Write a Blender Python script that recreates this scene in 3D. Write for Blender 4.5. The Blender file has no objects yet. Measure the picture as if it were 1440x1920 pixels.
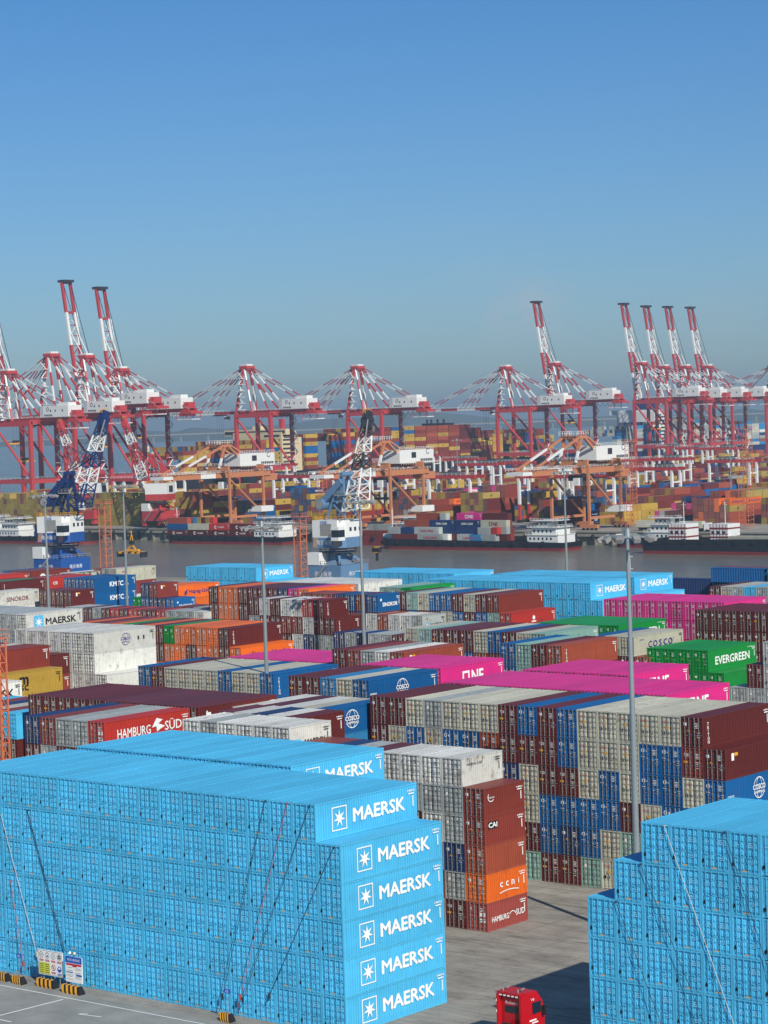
import bpy, math, random
import numpy as np
from mathutils import Vector, Matrix
random.seed(7); RNG = np.random.default_rng(7)
S = bpy.context.scene
COL = S.collection
# ------------------------------------------------------------------ camera
CAM = np.array([116.1597, -132.0650, 46.4782]); FPX = 4411.5
def cam_axes(yaw, pitch, roll):
    cy, sy = math.cos(yaw), math.sin(yaw)
    f = np.array([-sy*math.cos(pitch), cy*math.cos(pitch), math.sin(pitch)])
    r = np.array([cy, sy, 0.]); u = np.cross(r, f)
    return r*math.cos(roll)+u*math.sin(roll), -r*math.sin(roll)+u*math.cos(roll), f
CR, CU, CF = cam_axes(.697983, -.039770, -.032935)
cd = bpy.data.cameras.new('camera'); cam = bpy.data.objects.new('camera', cd); COL.objects.link(cam)
cam.matrix_world = Matrix(((CR[0], CU[0], -CF[0], CAM[0]), (CR[1], CU[1], -CF[1], CAM[1]), (CR[2], CU[2], -CF[2], CAM[2]), (0, 0, 0, 1)))
cd.sensor_fit = 'VERTICAL'; cd.sensor_height = 36; cd.lens = 36*FPX/1920; cd.clip_start = 1; cd.clip_end = 40000
S.camera = cam
def proj(P):
    d = np.asarray(P, float)-CAM; z = d@CF
    return 720+FPX*(d@CR)/z, 960-FPX*(d@CU)/z, z
# ------------------------------------------------------------------ light
SUNV = Vector((1.27, -.64, 1.0)).normalized()
sd = bpy.data.lights.new('sun', 'SUN'); sd.energy = 5.0; sd.angle = math.radians(.53); sd.color = (1, .93, .83)
sun = bpy.data.objects.new('sun', sd); COL.objects.link(sun)
sun.rotation_euler = SUNV.to_track_quat('Z', 'Y').to_euler(); sun.location = (0, 0, 200)
W = bpy.data.worlds.new('World'); S.world = W; W.use_nodes = True
nt = W.node_tree; nt.nodes.clear()
out = nt.nodes.new('ShaderNodeOutputWorld'); bg = nt.nodes.new('ShaderNodeBackground'); sky = nt.nodes.new('ShaderNodeTexSky')
sky.sky_type = 'NISHITA'; sky.sun_disc = False; sky.sun_elevation = math.asin(SUNV.z)
sky.sun_rotation = math.atan2(SUNV.x, SUNV.y); sky.altitude = 0; sky.air_density = 1.0; sky.dust_density = .5; sky.ozone_density = 3.5
bg.inputs[1].default_value = .067
tc = nt.nodes.new('ShaderNodeTexCoord'); sx = nt.nodes.new('ShaderNodeSeparateXYZ'); nt.links.new(tc.outputs['Generated'], sx.inputs[0])
rp = nt.nodes.new('ShaderNodeValToRGB'); nt.links.new(sx.outputs['Z'], rp.inputs[0]); rp.color_ramp.elements[0].position = 0; rp.color_ramp.elements[0].color = (.74, .98, 1.3, 1)
rp.color_ramp.elements[1].position = .2; rp.color_ramp.elements[1].color = (.43, .86, 1.27, 1)
mx = nt.nodes.new('ShaderNodeMix'); mx.data_type = 'RGBA'; mx.blend_type = 'MULTIPLY'; mx.inputs[0].default_value = 1; nt.links.new(sky.outputs[0], mx.inputs[6]); nt.links.new(rp.outputs[0], mx.inputs[7])
# a few faint clouds low over the horizon
mp = nt.nodes.new('ShaderNodeMapping'); mp.inputs['Scale'].default_value = (14, 14, 30); nt.links.new(tc.outputs['Generated'], mp.inputs[0]); nz = nt.nodes.new('ShaderNodeTexNoise'); nz.inputs['Detail'].default_value = 7; nz.inputs['Scale'].default_value = 1; nt.links.new(mp.outputs[0], nz.inputs['Vector'])
cr = nt.nodes.new('ShaderNodeValToRGB'); cr.color_ramp.elements[0].position = .55; cr.color_ramp.elements[1].position = .75; cr.color_ramp.elements[1].color = (.3, .3, .3, 1); nt.links.new(nz.outputs[0], cr.inputs[0])
cz = nt.nodes.new('ShaderNodeValToRGB'); cz.color_ramp.elements[0].position = .0; cz.color_ramp.elements[0].color = (1, 1, 1, 1); cz.color_ramp.elements[1].position = .09; cz.color_ramp.elements[1].color = (0, 0, 0, 1); nt.links.new(sx.outputs['Z'], cz.inputs[0])
mc = nt.nodes.new('ShaderNodeMix'); mc.data_type = 'RGBA'; mc.blend_type = 'MULTIPLY'; mc.inputs[0].default_value = 1; nt.links.new(cr.outputs[0], mc.inputs[6]); nt.links.new(cz.outputs[0], mc.inputs[7])
mk_ = nt.nodes.new('ShaderNodeMix'); mk_.data_type = 'RGBA'; nt.links.new(mc.outputs[2], mk_.inputs[0]); nt.links.new(mx.outputs[2], mk_.inputs[6]); mk_.inputs[7].default_value = (6.4, 7.2, 8.0, 1)
CD = CF+CR*(995-720)/FPX-CU*(590-960)/FPX; CD = CD/np.linalg.norm(CD)
vd = nt.nodes.new('ShaderNodeVectorMath'); vd.operation = 'DISTANCE'; nt.links.new(tc.outputs['Generated'], vd.inputs[0]); vd.inputs[1].default_value = tuple(CD)
n2 = nt.nodes.new('ShaderNodeTexNoise'); n2.inputs['Scale'].default_value = 55; n2.inputs['Detail'].default_value = 6; nt.links.new(tc.outputs['Generated'], n2.inputs['Vector'])
ad = nt.nodes.new('ShaderNodeMath'); ad.operation = 'MULTIPLY_ADD'; nt.links.new(n2.outputs[0], ad.inputs[0]); ad.inputs[1].default_value = .045; nt.links.new(vd.outputs['Value'], ad.inputs[2])
c3 = nt.nodes.new('ShaderNodeValToRGB'); c3.color_ramp.elements[0].position = .022; c3.color_ramp.elements[0].color = (.4, .4, .4, 1); c3.color_ramp.elements[1].position = .042; c3.color_ramp.elements[1].color = (0, 0, 0, 1); nt.links.new(ad.outputs[0], c3.inputs[0])
m3 = nt.nodes.new('ShaderNodeMix'); m3.data_type = 'RGBA'; nt.links.new(c3.outputs[0], m3.inputs[0]); nt.links.new(mk_.outputs[2], m3.inputs[6]); m3.inputs[7].default_value = (6.4, 7.2, 8.0, 1)
nt.links.new(m3.outputs[2], bg.inputs[0]); nt.links.new(bg.outputs[0], out.inputs[0])
S.view_settings.view_transform = 'Standard'; S.view_settings.look = 'None'; S.view_settings.gamma = 1
S.view_settings.exposure = .05
S.render.engine = 'CYCLES'; S.cycles.max_bounces = 5; S.cycles.diffuse_bounces = 2; S.cycles.volume_bounces = 0
S.cycles.use_denoising = True
# ------------------------------------------------------------------ colour and materials
def lin(h):
    c = [int(h[i:i+2], 16)/255 for i in (0, 2, 4)]
    return tuple(x/12.92 if x <= .04045 else ((x+.055)/1.055)**2.4 for x in c)+(1,)
PAL = dict(b=lin('50b9e3'), m=lin('80362b'), d=lin('602523'), r=lin('964832'), o=lin('e06a1e'), w=lin('d2d4cc'),
           s=lin('a3aba8'), c=lin('bdbca8'), B=lin('0c5a94'), n=lin('1b3765'), t=lin('84ab9f'), G=lin('148a3a'),
           k=lin('d42c85'), y=lin('b8983e'), R=lin('b4352c'), p=lin('9c4a42'), u=lin('2f7fb2'), l=lin('a08c4a'), g=lin('46525a'))
CN = dict(b='light blue', m='maroon', d='dark maroon', r='rust brown', o='orange', w='white', s='silver grey', c='cream',
          B='cobalt blue', n='navy', t='pale teal', G='green', k='magenta', y='yellow', R='red', p='faded red', u='mid blue', l='yellow', g='dark grey')
def newmat(name):
    m = bpy.data.materials.new(name); m.use_nodes = True
    t = m.node_tree; p = t.nodes['Principled BSDF']; return m, t, p
def N(t, typ, **kw):
    n = t.nodes.new(typ)
    for k, v in kw.items(): setattr(n, k, v)
    return n
def mixc(t, fac, a, b, mode='MIX'):
    n = N(t, 'ShaderNodeMix', data_type='RGBA', blend_type=mode)
    for s_, v in ((n.inputs[0], fac), (n.inputs[6], a), (n.inputs[7], b)):
        if hasattr(v, 'is_output') or isinstance(v, bpy.types.NodeSocket): t.links.new(v, s_)
        else: s_.default_value = v
    return n.outputs[2]
def ramp(t, fac, pts):
    n = N(t, 'ShaderNodeValToRGB'); e = n.color_ramp.elements
    while len(e) < len(pts): e.new(.5)
    for i, (p, c) in enumerate(pts):
        e[i].position = p; e[i].color = c if len(c) == 4 else (c[0],)*3+(1,)
    t.links.new(fac, n.inputs[0]); return n.outputs[0]
def noise(t, vec, scale, detail=4, rough=.6):
    n = N(t, 'ShaderNodeTexNoise'); n.inputs['Scale'].default_value = scale; n.inputs['Detail'].default_value = detail
    n.inputs['Roughness'].default_value = rough
    if vec is not None: t.links.new(vec, n.inputs['Vector'])
    return n.outputs[0]
def mapping(t, vec, sc):
    n = N(t, 'ShaderNodeMapping'); n.inputs['Scale'].default_value = sc; t.links.new(vec, n.inputs['Vector']); return n.outputs[0]
def bump(t, p, h, strength, dist=.05):
    b = N(t, 'ShaderNodeBump'); b.inputs['Strength'].default_value = strength; b.inputs['Distance'].default_value = dist
    t.links.new(h, b.inputs['Height']); t.links.new(b.outputs[0], p.inputs['Normal'])
def plain(name, col, rough=.6, metal=0, var=.12, scale=.8):
    m, t, p = newmat(name); g = N(t, 'ShaderNodeNewGeometry')
    n = noise(t, g.outputs['Position'], scale, 5)
    c = mixc(t, n, tuple(x*(1-var*1.6) for x in col[:3])+(1,), tuple(min(1, x*(1+var)) for x in col[:3])+(1,))
    t.links.new(c, p.inputs['Base Color']); p.inputs['Roughness'].default_value = rough; p.inputs['Metallic'].default_value = metal
    return m
def paint_mat(name, source, rust=1.0):
    """weathered container paint; colour from the object or from a face attribute"""
    m, t, p = newmat(name); g = N(t, 'ShaderNodeNewGeometry')
    if source == 'object':
        oi = N(t, 'ShaderNodeObjectInfo'); c = oi.outputs['Color']
    else:
        at = N(t, 'ShaderNodeAttribute'); at.attribute_name = 'Col'; c = at.outputs['Color']
    pos = g.outputs['Position']
    big = noise(t, mapping(t, pos, (.35, .12, .5)), 1.0, 3)
    c = mixc(t, .55, c, ramp(t, big, [(.2, (.72,)), (.8, (1.18,))]), 'MULTIPLY')
    streak = noise(t, mapping(t, pos, (6, 6, .35)), 1.0, 4)
    c = mixc(t, .35, c, ramp(t, streak, [(.3, (.7,)), (.65, (1.1,))]), 'MULTIPLY')
    if source == 'object': aw = oi.outputs['Alpha']
    else: aw = at.outputs['Alpha']
    patch = ramp(t, noise(t, pos, .9, 7, .72), [(.5, (0,)), (.62, (1,))])
    streak2 = ramp(t, noise(t, mapping(t, pos, (3.3, 3.3, .6)), 1, 5, .7), [(.47, (0,)), (.6, (1,))])
    mm = N(t, 'ShaderNodeMath', operation='MULTIPLY'); t.links.new(patch, mm.inputs[0]); t.links.new(streak2, mm.inputs[1])
    m2 = N(t, 'ShaderNodeMath', operation='MULTIPLY'); t.links.new(mm.outputs[0], m2.inputs[0]); t.links.new(aw, m2.inputs[1])
    c = mixc(t, m2.outputs[0], c, lin('5a3626'))
    t.links.new(c, p.inputs['Base Color']); p.inputs['Roughness'].default_value = .5
    p.inputs['Specular IOR Level'].default_value = .35
    return m
M = {}
M['paint'] = paint_mat('container_paint', 'object')
M['stack'] = paint_mat('stack_paint', 'attr')
M['steel'] = plain('galvanised_steel', lin('9b9a95'), .45, .3)
M['dark'] = plain('dark_rubber', lin('15161a'), .7)
M['white'] = plain('white_marking', lin('e9ebe8'), .5, var=.05)
M['black'] = plain('black_marking', lin('16181c'), .5, var=.05)
M['red'] = plain('red_marking', lin('c01f2c'), .5, var=.05)
M['yel'] = plain('yellow_marking', lin('e0a010'), .5, var=.05)
M['navy'] = plain('navy_marking', lin('1c2c7c'), .5, var=.05)
M['blue'] = plain('blue_marking', lin('1a56b4'), .5, var=.05)
M['sky'] = plain('sky_blue_marking', lin('5ab5de'), .5, var=.05)
M['maroonm'] = plain('maroon_marking', lin('7a2b33'), .5, var=.05)
M['pale'] = plain('pale_marking', lin('8fc4e0'), .5, var=.05)
M['pole'] = plain('pole_galvanised', lin('8f9a9c'), .4, .35)
M['crane_red'] = plain('crane_red_paint', lin('b23a3c'), .45, var=.15)
M['crane_white'] = plain('crane_white_paint', lin('dadcd8'), .45, var=.08)
M['crane_orange'] = plain('crane_orange_paint', lin('b97850'), .5, var=.12)
M['crane_navy'] = plain('crane_navy_paint', lin('122c60'), .45, var=.15)
M['crane_blue'] = plain('crane_blue_paint', lin('1a4f96'), .45, var=.12)
M['crane_slate'] = plain('crane_slate_paint', lin('5a7d9e'), .5, var=.15)
M['crane_dark'] = plain('crane_dark_steel', lin('2b2f36'), .5, var=.2)
M['orange_steel'] = plain('orange_ladder_paint', lin('c9714c'), .5, var=.1)
M['glass'] = plain('dark_glass', lin('1c2a36'), .08, var=.05)
M['hull_red'] = plain('hull_red_paint', lin('7c2a2c'), .55, var=.2)
M['hull_black'] = plain('hull_black_paint', lin('1b1f27'), .5, var=.2)
M['ship_cream'] = plain('ship_cream_paint', lin('cfc09a'), .5, var=.06)
M['ship_white'] = plain('ship_white_paint', lin('d8dad6'), .5, var=.06)
M['truck_red'] = plain('truck_red_paint', lin('b5121c'), .25, var=.05)
M['concrete'] = plain('quay_concrete', lin('8b877c'), .85, var=.2, scale=.5)
M['strap'] = plain('grey_lashing_strap', lin('2d3540'), .7)
M['strapw'] = plain('pale_lashing_strap', lin('c9c2ba'), .7)
M['strapr'] = plain('red_lashing_strap', lin('b5524a'), .7)
M['lime'] = plain('lime_panel', lin('c7cf45'), .5, var=.04)
# ground
def ground_mat():
    m, t, p = newmat('yard_concrete'); g = N(t, 'ShaderNodeNewGeometry'); pos = g.outputs['Position']
    n1 = noise(t, pos, .05, 6, .6); n2 = noise(t, mapping(t, pos, (.12, .3, 1)), 1, 8, .75); n3 = noise(t, pos, 3, 5, .7)
    c = ramp(t, n1, [(.3, lin('86827a')), (.7, lin('aaa598'))])
    c = mixc(t, .8, c, ramp(t, n2, [(.32, (.5,)), (.58, (1.08,))]), 'MULTIPLY')
    c = mixc(t, .5, c, ramp(t, n3, [(.3, (.75,)), (.7, (1.1,))]), 'MULTIPLY')
    st = ramp(t, noise(t, mapping(t, pos, (.25, .9, 1)), 1, 8, .75), [(.55, (0,)), (.72, (1,))])
    f = N(t, 'ShaderNodeMath', operation='MULTIPLY'); t.links.new(st, f.inputs[0]); f.inputs[1].default_value = .8
    c = mixc(t, f.outputs[0], c, lin('35342f'))
    tr = ramp(t, noise(t, mapping(t, pos, (.035, 1.6, 1)), 1, 4, .6), [(.54, (1,)), (.66, (.62,))])
    tr2 = ramp(t, noise(t, mapping(t, pos, (1.5, .04, 1)), 1, 4, .6), [(.58, (1,)), (.7, (.72,))])
    c = mixc(t, .7, c, tr, 'MULTIPLY'); c = mixc(t, .6, c, tr2, 'MULTIPLY')
    br = N(t, 'ShaderNodeTexBrick'); br.offset = 0; br.inputs['Scale'].default_value = 1; br.inputs['Brick Width'].default_value = 5; br.inputs['Row Height'].default_value = 5
    br.inputs['Mortar Size'].default_value = .05; br.inputs['Color1'].default_value = (1, 1, 1, 1); br.inputs['Color2'].default_value = (.93, .93, .93, 1); br.inputs['Mortar'].default_value = (.6, .6, .6, 1)
    t.links.new(pos, br.inputs['Vector']); c = mixc(t, .8, c, br.outputs[0], 'MULTIPLY')
    t.links.new(c, p.inputs['Base Color']); p.inputs['Roughness'].default_value = .85
    bump(t, p, n3, .2, .03); return m
def asphalt_mat():
    m, t, p = newmat('asphalt'); g = N(t, 'ShaderNodeNewGeometry'); pos = g.outputs['Position']
    c = ramp(t, noise(t, pos, .25, 7, .65), [(.3, lin('777975')), (.7, lin('999a94'))])
    c = mixc(t, .5, c, ramp(t, noise(t, pos, 6, 5, .7), [(.3, (.78,)), (.7, (1.12,))]), 'MULTIPLY')
    st = ramp(t, noise(t, mapping(t, pos, (.9, .5, 1)), 1, 8, .75), [(.64, (0,)), (.74, (.5,))])
    c = mixc(t, st, c, lin('33332f'))
    t.links.new(c, p.inputs['Base Color']); p.inputs['Roughness'].default_value = .85; return m
def water_mat():
    m, t, p = newmat('harbour_water'); g = N(t, 'ShaderNodeNewGeometry'); pos = g.outputs['Position']
    n1 = noise(t, mapping(t, pos, (.02, .035, 1)), 1, 5, .6)
    c = ramp(t, n1, [(.3, lin('545f58')), (.7, lin('716f60'))])
    t.links.new(c, p.inputs['Base Color']); p.inputs['Roughness'].default_value = .16; p.inputs['IOR'].default_value = 1.33
    h = noise(t, mapping(t, pos, (.35, .6, 1)), 1, 6, .62)
    bump(t, p, h, 1.0, .8); return m
M['ground'] = ground_mat(); M['asphalt'] = asphalt_mat(); M['water'] = water_mat()
M['farland'] = plain('distant_hills', lin('3f4f45'), .9, var=.3, scale=.002)
# ------------------------------------------------------------------ mesh building
class MB:
    def __init__(s): s.v = []; s.f = []; s.m = []
    def poly(s, pts, m=0):
        n = len(s.v); s.v += [tuple(p) for p in pts]; s.f.append(tuple(range(n, n+len(pts)))); s.m.append(m)
    def box(s, x0, x1, y0, y1, z0, z1, m=0):
        n = len(s.v)
        s.v += [(x0, y0, z0), (x1, y0, z0), (x1, y1, z0), (x0, y1, z0), (x0, y0, z1), (x1, y0, z1), (x1, y1, z1), (x0, y1, z1)]
        for q in ((0, 3, 2, 1), (4, 5, 6, 7), (0, 1, 5, 4), (1, 2, 6, 5), (2, 3, 7, 6), (3, 0, 4, 7)):
            s.f.append(tuple(n+i for i in q)); s.m.append(m)
    def beam(s, p, q, w, h=None, m=0, w2=None):
        h = h or w; p = Vector(p); q = Vector(q); d = (q-p).normalized()
        up = Vector((0, 0, 1)) if abs(d.z) < .95 else Vector((1, 0, 0))
        a = d.cross(up).normalized(); b = a.cross(d).normalized(); k = (w2 or w)/w
        n = len(s.v)
        for c, kk in ((p, 1), (q, k)):
            for i, j in ((-1, -1), (1, -1), (1, 1), (-1, 1)): s.v.append(tuple(c+a*i*w/2*kk+b*j*h/2*kk))
        for f in ((0, 1, 2, 3), (4, 7, 6, 5), (0, 4, 5, 1), (1, 5, 6, 2), (2, 6, 7, 3), (3, 7, 4, 0)):
            s.f.append(tuple(n+i for i in f)); s.m.append(m)
    def tube(s, p, q, r0, r1=None, n=10, m=0, caps=True):
        r1 = r0 if r1 is None else r1; p = Vector(p); q = Vector(q); d = (q-p).normalized()
        up = Vector((0, 0, 1)) if abs(d.z) < .95 else Vector((1, 0, 0))
        a = d.cross(up).normalized(); b = a.cross(d).normalized(); k = len(s.v)
        for c, r in ((p, r0), (q, r1)):
            for i in range(n):
                t = 2*math.pi*i/n; s.v.append(tuple(c+a*math.cos(t)*r+b*math.sin(t)*r))
        for i in range(n):
            j = (i+1) % n; s.f.append((k+i, k+n+i, k+n+j, k+j)); s.m.append(m)
        if caps: s.f.append(tuple(k+i for i in range(n))); s.m.append(m); s.f.append(tuple(k+n+i for i in reversed(range(n)))); s.m.append(m)
    def band(s, p, q, w, cuts, ms, h=None):
        """beam painted in bands: cuts along 0..1, materials ms"""
        p = Vector(p); q = Vector(q); L = [0]+list(cuts)+[1]
        for i in range(len(L)-1): s.beam(p.lerp(q, L[i]), p.lerp(q, L[i+1]), w, h, ms[i % len(ms)])
    def truss(s, p, q, w0, w1, n, r, ms=(0,), side=None):
        p = Vector(p); q = Vector(q); d = (q-p).normalized()
        a = Vector(side).normalized() if side else d.cross(Vector((0, 0, 1))).normalized()
        b = a.cross(d).normalized(); rows = []
        for i in range(n+1):
            t = i/n; c = p.lerp(q, t); w = (w0+(w1-w0)*t)/2
            rows.append([c+a*w*x+b*w*y for x, y in ((-1, -1), (1, -1), (1, 1), (-1, 1))])
        for i in range(n):
            m = ms[min(int(i/n*len(ms)), len(ms)-1)]
            for k in range(4):
                s.beam(rows[i][k], rows[i+1][k], r*1.5, None, m)
                s.beam(rows[i][k], rows[i][(k+1) % 4], r, None, m)
                s.beam(rows[i][k] if i % 2 else rows[i][(k+1) % 4], rows[i+1][(k+1) % 4] if i % 2 else rows[i+1][k], r, None, m)
    def rail(s, pts, h=1.1, r=.08, m=0, step=2.5):
        for a, b in zip(pts[:-1], pts[1:]):
            a = Vector(a); b = Vector(b); L = (b-a).length; n = max(1, int(L/step))
            for z in (h, h*.5): s.beam(a+Vector((0, 0, z)), b+Vector((0, 0, z)), r, None, m)
            for i in range(n+1):
                c = a.lerp(b, i/n); s.beam(c, c+Vector((0, 0, h)), r, None, m)
    def add(s, mesh2, fn, m=0):
        v, f = mesh2; n = len(s.v); s.v += [tuple(fn(x, y)) for x, y in v]
        for q in f: s.f.append(tuple(n+i for i in q)); s.m.append(m)
    def mesh(s, name, mats):
        me = bpy.data.meshes.new(name); me.from_pydata(s.v, [], s.f)
        for m in mats: me.materials.append(m)
        if len(mats) > 1: me.polygons.foreach_set('material_index', s.m)
        me.update(); return me
    def build(s, name, mats, parent=None, loc=(0, 0, 0)):
        if not isinstance(mats, (list, tuple)): mats = [mats]
        return link(name, s.mesh(name, mats), parent, loc)
def link(name, me, parent=None, loc=(0, 0, 0)):
    o = bpy.data.objects.new(name, me); COL.objects.link(o); o.parent = parent; o.location = loc; return o
def tag(o, label=None, cat=None, group=None, kind=None):
    if label: o['label'] = label
    if cat: o['category'] = cat
    if group: o['group'] = group
    if kind: o['kind'] = kind
    return o
def thing(name, label, cat, loc=(0, 0, 0), rz=0, group=None):
    o = bpy.data.objects.new(name, None); COL.objects.link(o); o.location = loc; o.rotation_euler.z = rz
    o.empty_display_size = 1
    return tag(o, label, cat, group)
_t = {}; _bold = {}
def tmesh(text, bold=.03, w=None, spacing=1.0):
    """text as 2D polygons, cap height 1, centred"""
    key = (text, bold, w, spacing)
    if key in _t: return _t[key]
    cu = bpy.data.curves.new('t', 'FONT'); cu.body = text; cu.size = 1; cu.offset = 0; cu.resolution_u = 2; cu.space_character = spacing
    ob = bpy.data.objects.new('t', cu); COL.objects.link(ob)
    bpy.context.view_layer.update()
    me = bpy.data.meshes.new_from_object(ob.evaluated_get(bpy.context.evaluated_depsgraph_get()))
    v = np.array([x.co[:2] for x in me.vertices]) if len(me.vertices) else np.zeros((1, 2)); f = [tuple(p.vertices) for p in me.polygons]
    COL.objects.unlink(ob); bpy.data.objects.remove(ob); bpy.data.curves.remove(cu); bpy.data.meshes.remove(me)
    mn, mx = v.min(0), v.max(0); v = (v-(mn+mx)/2)/max(mx[1]-mn[1], 1e-3)
    if w: v[:, 0] *= w/(v[:, 0].max()-v[:, 0].min())
    _t[key] = (v.tolist(), f); _bold[id(_t[key])] = bold; return _t[key]
def circle(r, n=20, sx=1):
    return [(math.cos(2*math.pi*i/n)*r*sx, math.sin(2*math.pi*i/n)*r) for i in range(n)]
def ringm(r0, r1, n=20, a0=0, a1=2*math.pi, sx=1):
    v = []; f = []
    for i in range(n+1):
        t = a0+(a1-a0)*i/n
        v += [(math.cos(t)*r0*sx, math.sin(t)*r0), (math.cos(t)*r1*sx, math.sin(t)*r1)]
    for i in range(n): f.append((2*i, 2*i+1, 2*i+3, 2*i+2))
    return v, f
def rectm(w, h, x=0, y=0):
    return [(x-w/2, y-h/2), (x+w/2, y-h/2), (x+w/2, y+h/2), (x-w/2, y+h/2)], [(0, 1, 2, 3)]
def starm(n, r0, r1):
    v = [(0, 0)]
    for i in range(2*n):
        t = math.pi/2+math.pi*i/n; r = r0 if i % 2 == 0 else r1; v.append((math.cos(t)*r, math.sin(t)*r))
    return v, [(0, 1+i, 1+(i+1) % (2*n)) for i in range(2*n)]
def frame2(w, h, t):
    a = [(-w/2, -h/2), (w/2, -h/2), (w/2, h/2), (-w/2, h/2)]; b = [(-w/2+t, -h/2+t), (w/2-t, -h/2+t), (w/2-t, h/2-t), (-w/2+t, h/2-t)]
    return a+b, [(i, (i+1) % 4, 4+(i+1) % 4, 4+i) for i in range(4)]
# ---------------------------------------------------------------- side marks: list of (2D mesh, cx, cy, scale, material); x = metres from the near end, y = height
def side_marks(kind, L):
    o = []; mid = L/2
    def A(me, x, y, sx, m, sy=None):
        b = _bold.get(id(me), 0)*.75*sx   # heavier letters: shifted copies on planes a couple of millimetres apart
        for dx, dy in (((-b, 0), (b, 0), (0, b*.8), (0, -b*.8)) if b > .008 else ((0, 0),)): o.append((me, x+dx, y+dy, sx, sy or sx, m))
    if kind == 'new':   # star box and white word
        A(frame2(1.75, 1.85, .09), 2.75, 1.45, 1, 'white'); A(starm(7, .72, .26), 2.75, 1.45, 1, 'white')
        A(tmesh('MAERSK', .075, 6.1), 7.5, 1.45, 1.02, 'white')
    elif kind == 'old':
        A(rectm(2.0, 2.3), 2.7, 1.4, 1, 'sky'); A(starm(7, .85, .3), 2.7, 1.4, 1, 'white'); A(tmesh('MAERSK', .055, 6.2), 7.5, 1.4, 1.06, 'black')
    elif kind == 'old20':
        A(rectm(.8, .8), 1.15, 1.2, 1, 'sky'); A(starm(7, .42, .15), 1.15, 1.2, 1, 'white'); A(tmesh('MAERSK', .045, 5), 3.7, 1.15, .62, 'black')
    elif kind == 'line20': A(tmesh('MAERSK LINE', .03, 9), 1.9, 2.15, .26, 'black')
    elif kind == 'one': A(frame2(1.35, 1.5, .27), 4.75, 1.35, 1, 'white'); A(tmesh('NE', .07, 1.55), 6.95, 1.35, 1.4, 'white')
    elif kind == 'one_c': A(frame2(1.35, 1.5, .27), 4.75, 1.35, 1, 'maroonm'); A(tmesh('NE', .07, 1.55), 6.95, 1.35, 1.4, 'maroonm')
    elif kind == 'globe':
        x, y = mid-.2, 1.5
        A(ringm(.95, 1.03, 28, .42, math.pi-.42), x, y, 1, 'white'); A(ringm(.95, 1.03, 28, math.pi+.5, 2*math.pi-.5), x, y, 1, 'white')
        A(ringm(.95, 1.03, 16, .42, math.pi-.42, .5), x, y, 1, 'white'); A(ringm(.95, 1.03, 16, math.pi+.5, 2*math.pi-.5, .5), x, y, 1, 'white')
        A(tmesh('COSCO', .06, 4.4), x, y+.08, .5, 'white'); A(tmesh('SHIPPING', .05, 7.5), x, y-.42, .26, 'white')
        A(tmesh('COSCO', .02, 1), .75, 1.3, 1.1, 'white', .16)
    elif kind == 'globen':
        x, y = mid+.1, 1.5
        for sx in (1, .5): A(ringm(.84, .9, 24, .42, math.pi-.42, sx), x, y, 1, 'navy'); A(ringm(.84, .9, 24, math.pi+.5, 2*math.pi-.5, sx), x, y, 1, 'navy')
        A(tmesh('COSCO', .04, 4.6), x, y+.08, .42, 'navy'); A(tmesh('SHIPPING', .03, 7.5), x, y-.38, .22, 'navy')
        for dx in (2.5, 3.6): A(rectm(.5, .9), x+dx, 1.5, .6, 'black')
    elif kind == 'cosco':
        for i, ch in enumerate('COSCO'): A(tmesh(ch, .04), 3.9+i*1.25, 1.45, .95, 'navy')
        A(tmesh('F183865', .02, 5), 1.9, 2.3, .2, 'navy')
    elif kind == 'hamburg':
        A(tmesh('HAMBURG', .02, 4.9), 4.1, 1.4, .95, 'white'); A(tmesh('SÜD', .02, 2.1), 9.7, 1.6, 1.15, 'white')
        o.append((([(0, 0), (.9, .95), (2.0, .7), (1.15, .35), (2.4, 0), (1.5, -.25), (.9, -.5), (.8, .1)], [(0, 1, 3, 7), (1, 2, 3), (7, 3, 4, 5), (7, 5, 6)]), 6.6, 1.5, .8, 1, 'white'))
    elif kind == 'hamburg20':
        A(tmesh('HAMBURG', .02, 4.6), 1.9, 1.1, .55, 'white'); A(tmesh('SUD', .02, 2.2), 4.9, 1.2, .6, 'white')
        A(ringm(.5, .58, 12, .3, 2.6), 3.7, .9, 1, 'white')
    elif kind == 'msc': A(tmesh('m', .1, 1.5), 5.4, 1.75, .95, 'black'); A(tmesh('sc', .06, 1.9), 5.4, .8, .75, 'black')
    elif kind == 'sino_w': A(tmesh('SINOKOR', .035, 6.6), 6.6, 1.3, .85, 'maroonm')
    elif kind == 'sino_b': A(tmesh('SINOKOR', .06, 6.2), 3.2, 1.2, .62, 'white'); A(starm(6, .25, .2), .9, 2.0, 1, 'white')
    elif kind == 'kmtc': A(tmesh('KMTC', .08, 3.9), 6.4, 1.4, 1.0, 'white'); A(tmesh('LINE', .03, 3), 9.4, 1.1, .35, 'white')
    elif kind == 'ever': A(tmesh('EVERGREEN', .05, 8.2), 6.1, 1.35, 1.05, 'white'); A(tmesh('EVERGREEN', .03, 8), 10.5, 2.45, .14, 'white')
    elif kind == 'hapag':
        A(tmesh('Hapag-Lloyd', .03, 6.2), 6.6, 1.35, 1.1, 'navy')
        o.append((([(0, 0), (.5, 0), (.9, .6), (.4, .6), (.1, .6), (.5, 1.2), (1.2, 1.2), (.75, .5), (1.1, 0)], [(0, 1, 2, 3), (4, 6, 7, 8)]), 1.7, .8, 1.1, 1.1, 'navy'))
    elif kind == 'oocl': A(tmesh('OOCL', .06, 3.6), 2.3, 2.2, .36, 'red')
    elif kind == 'triton':
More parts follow.
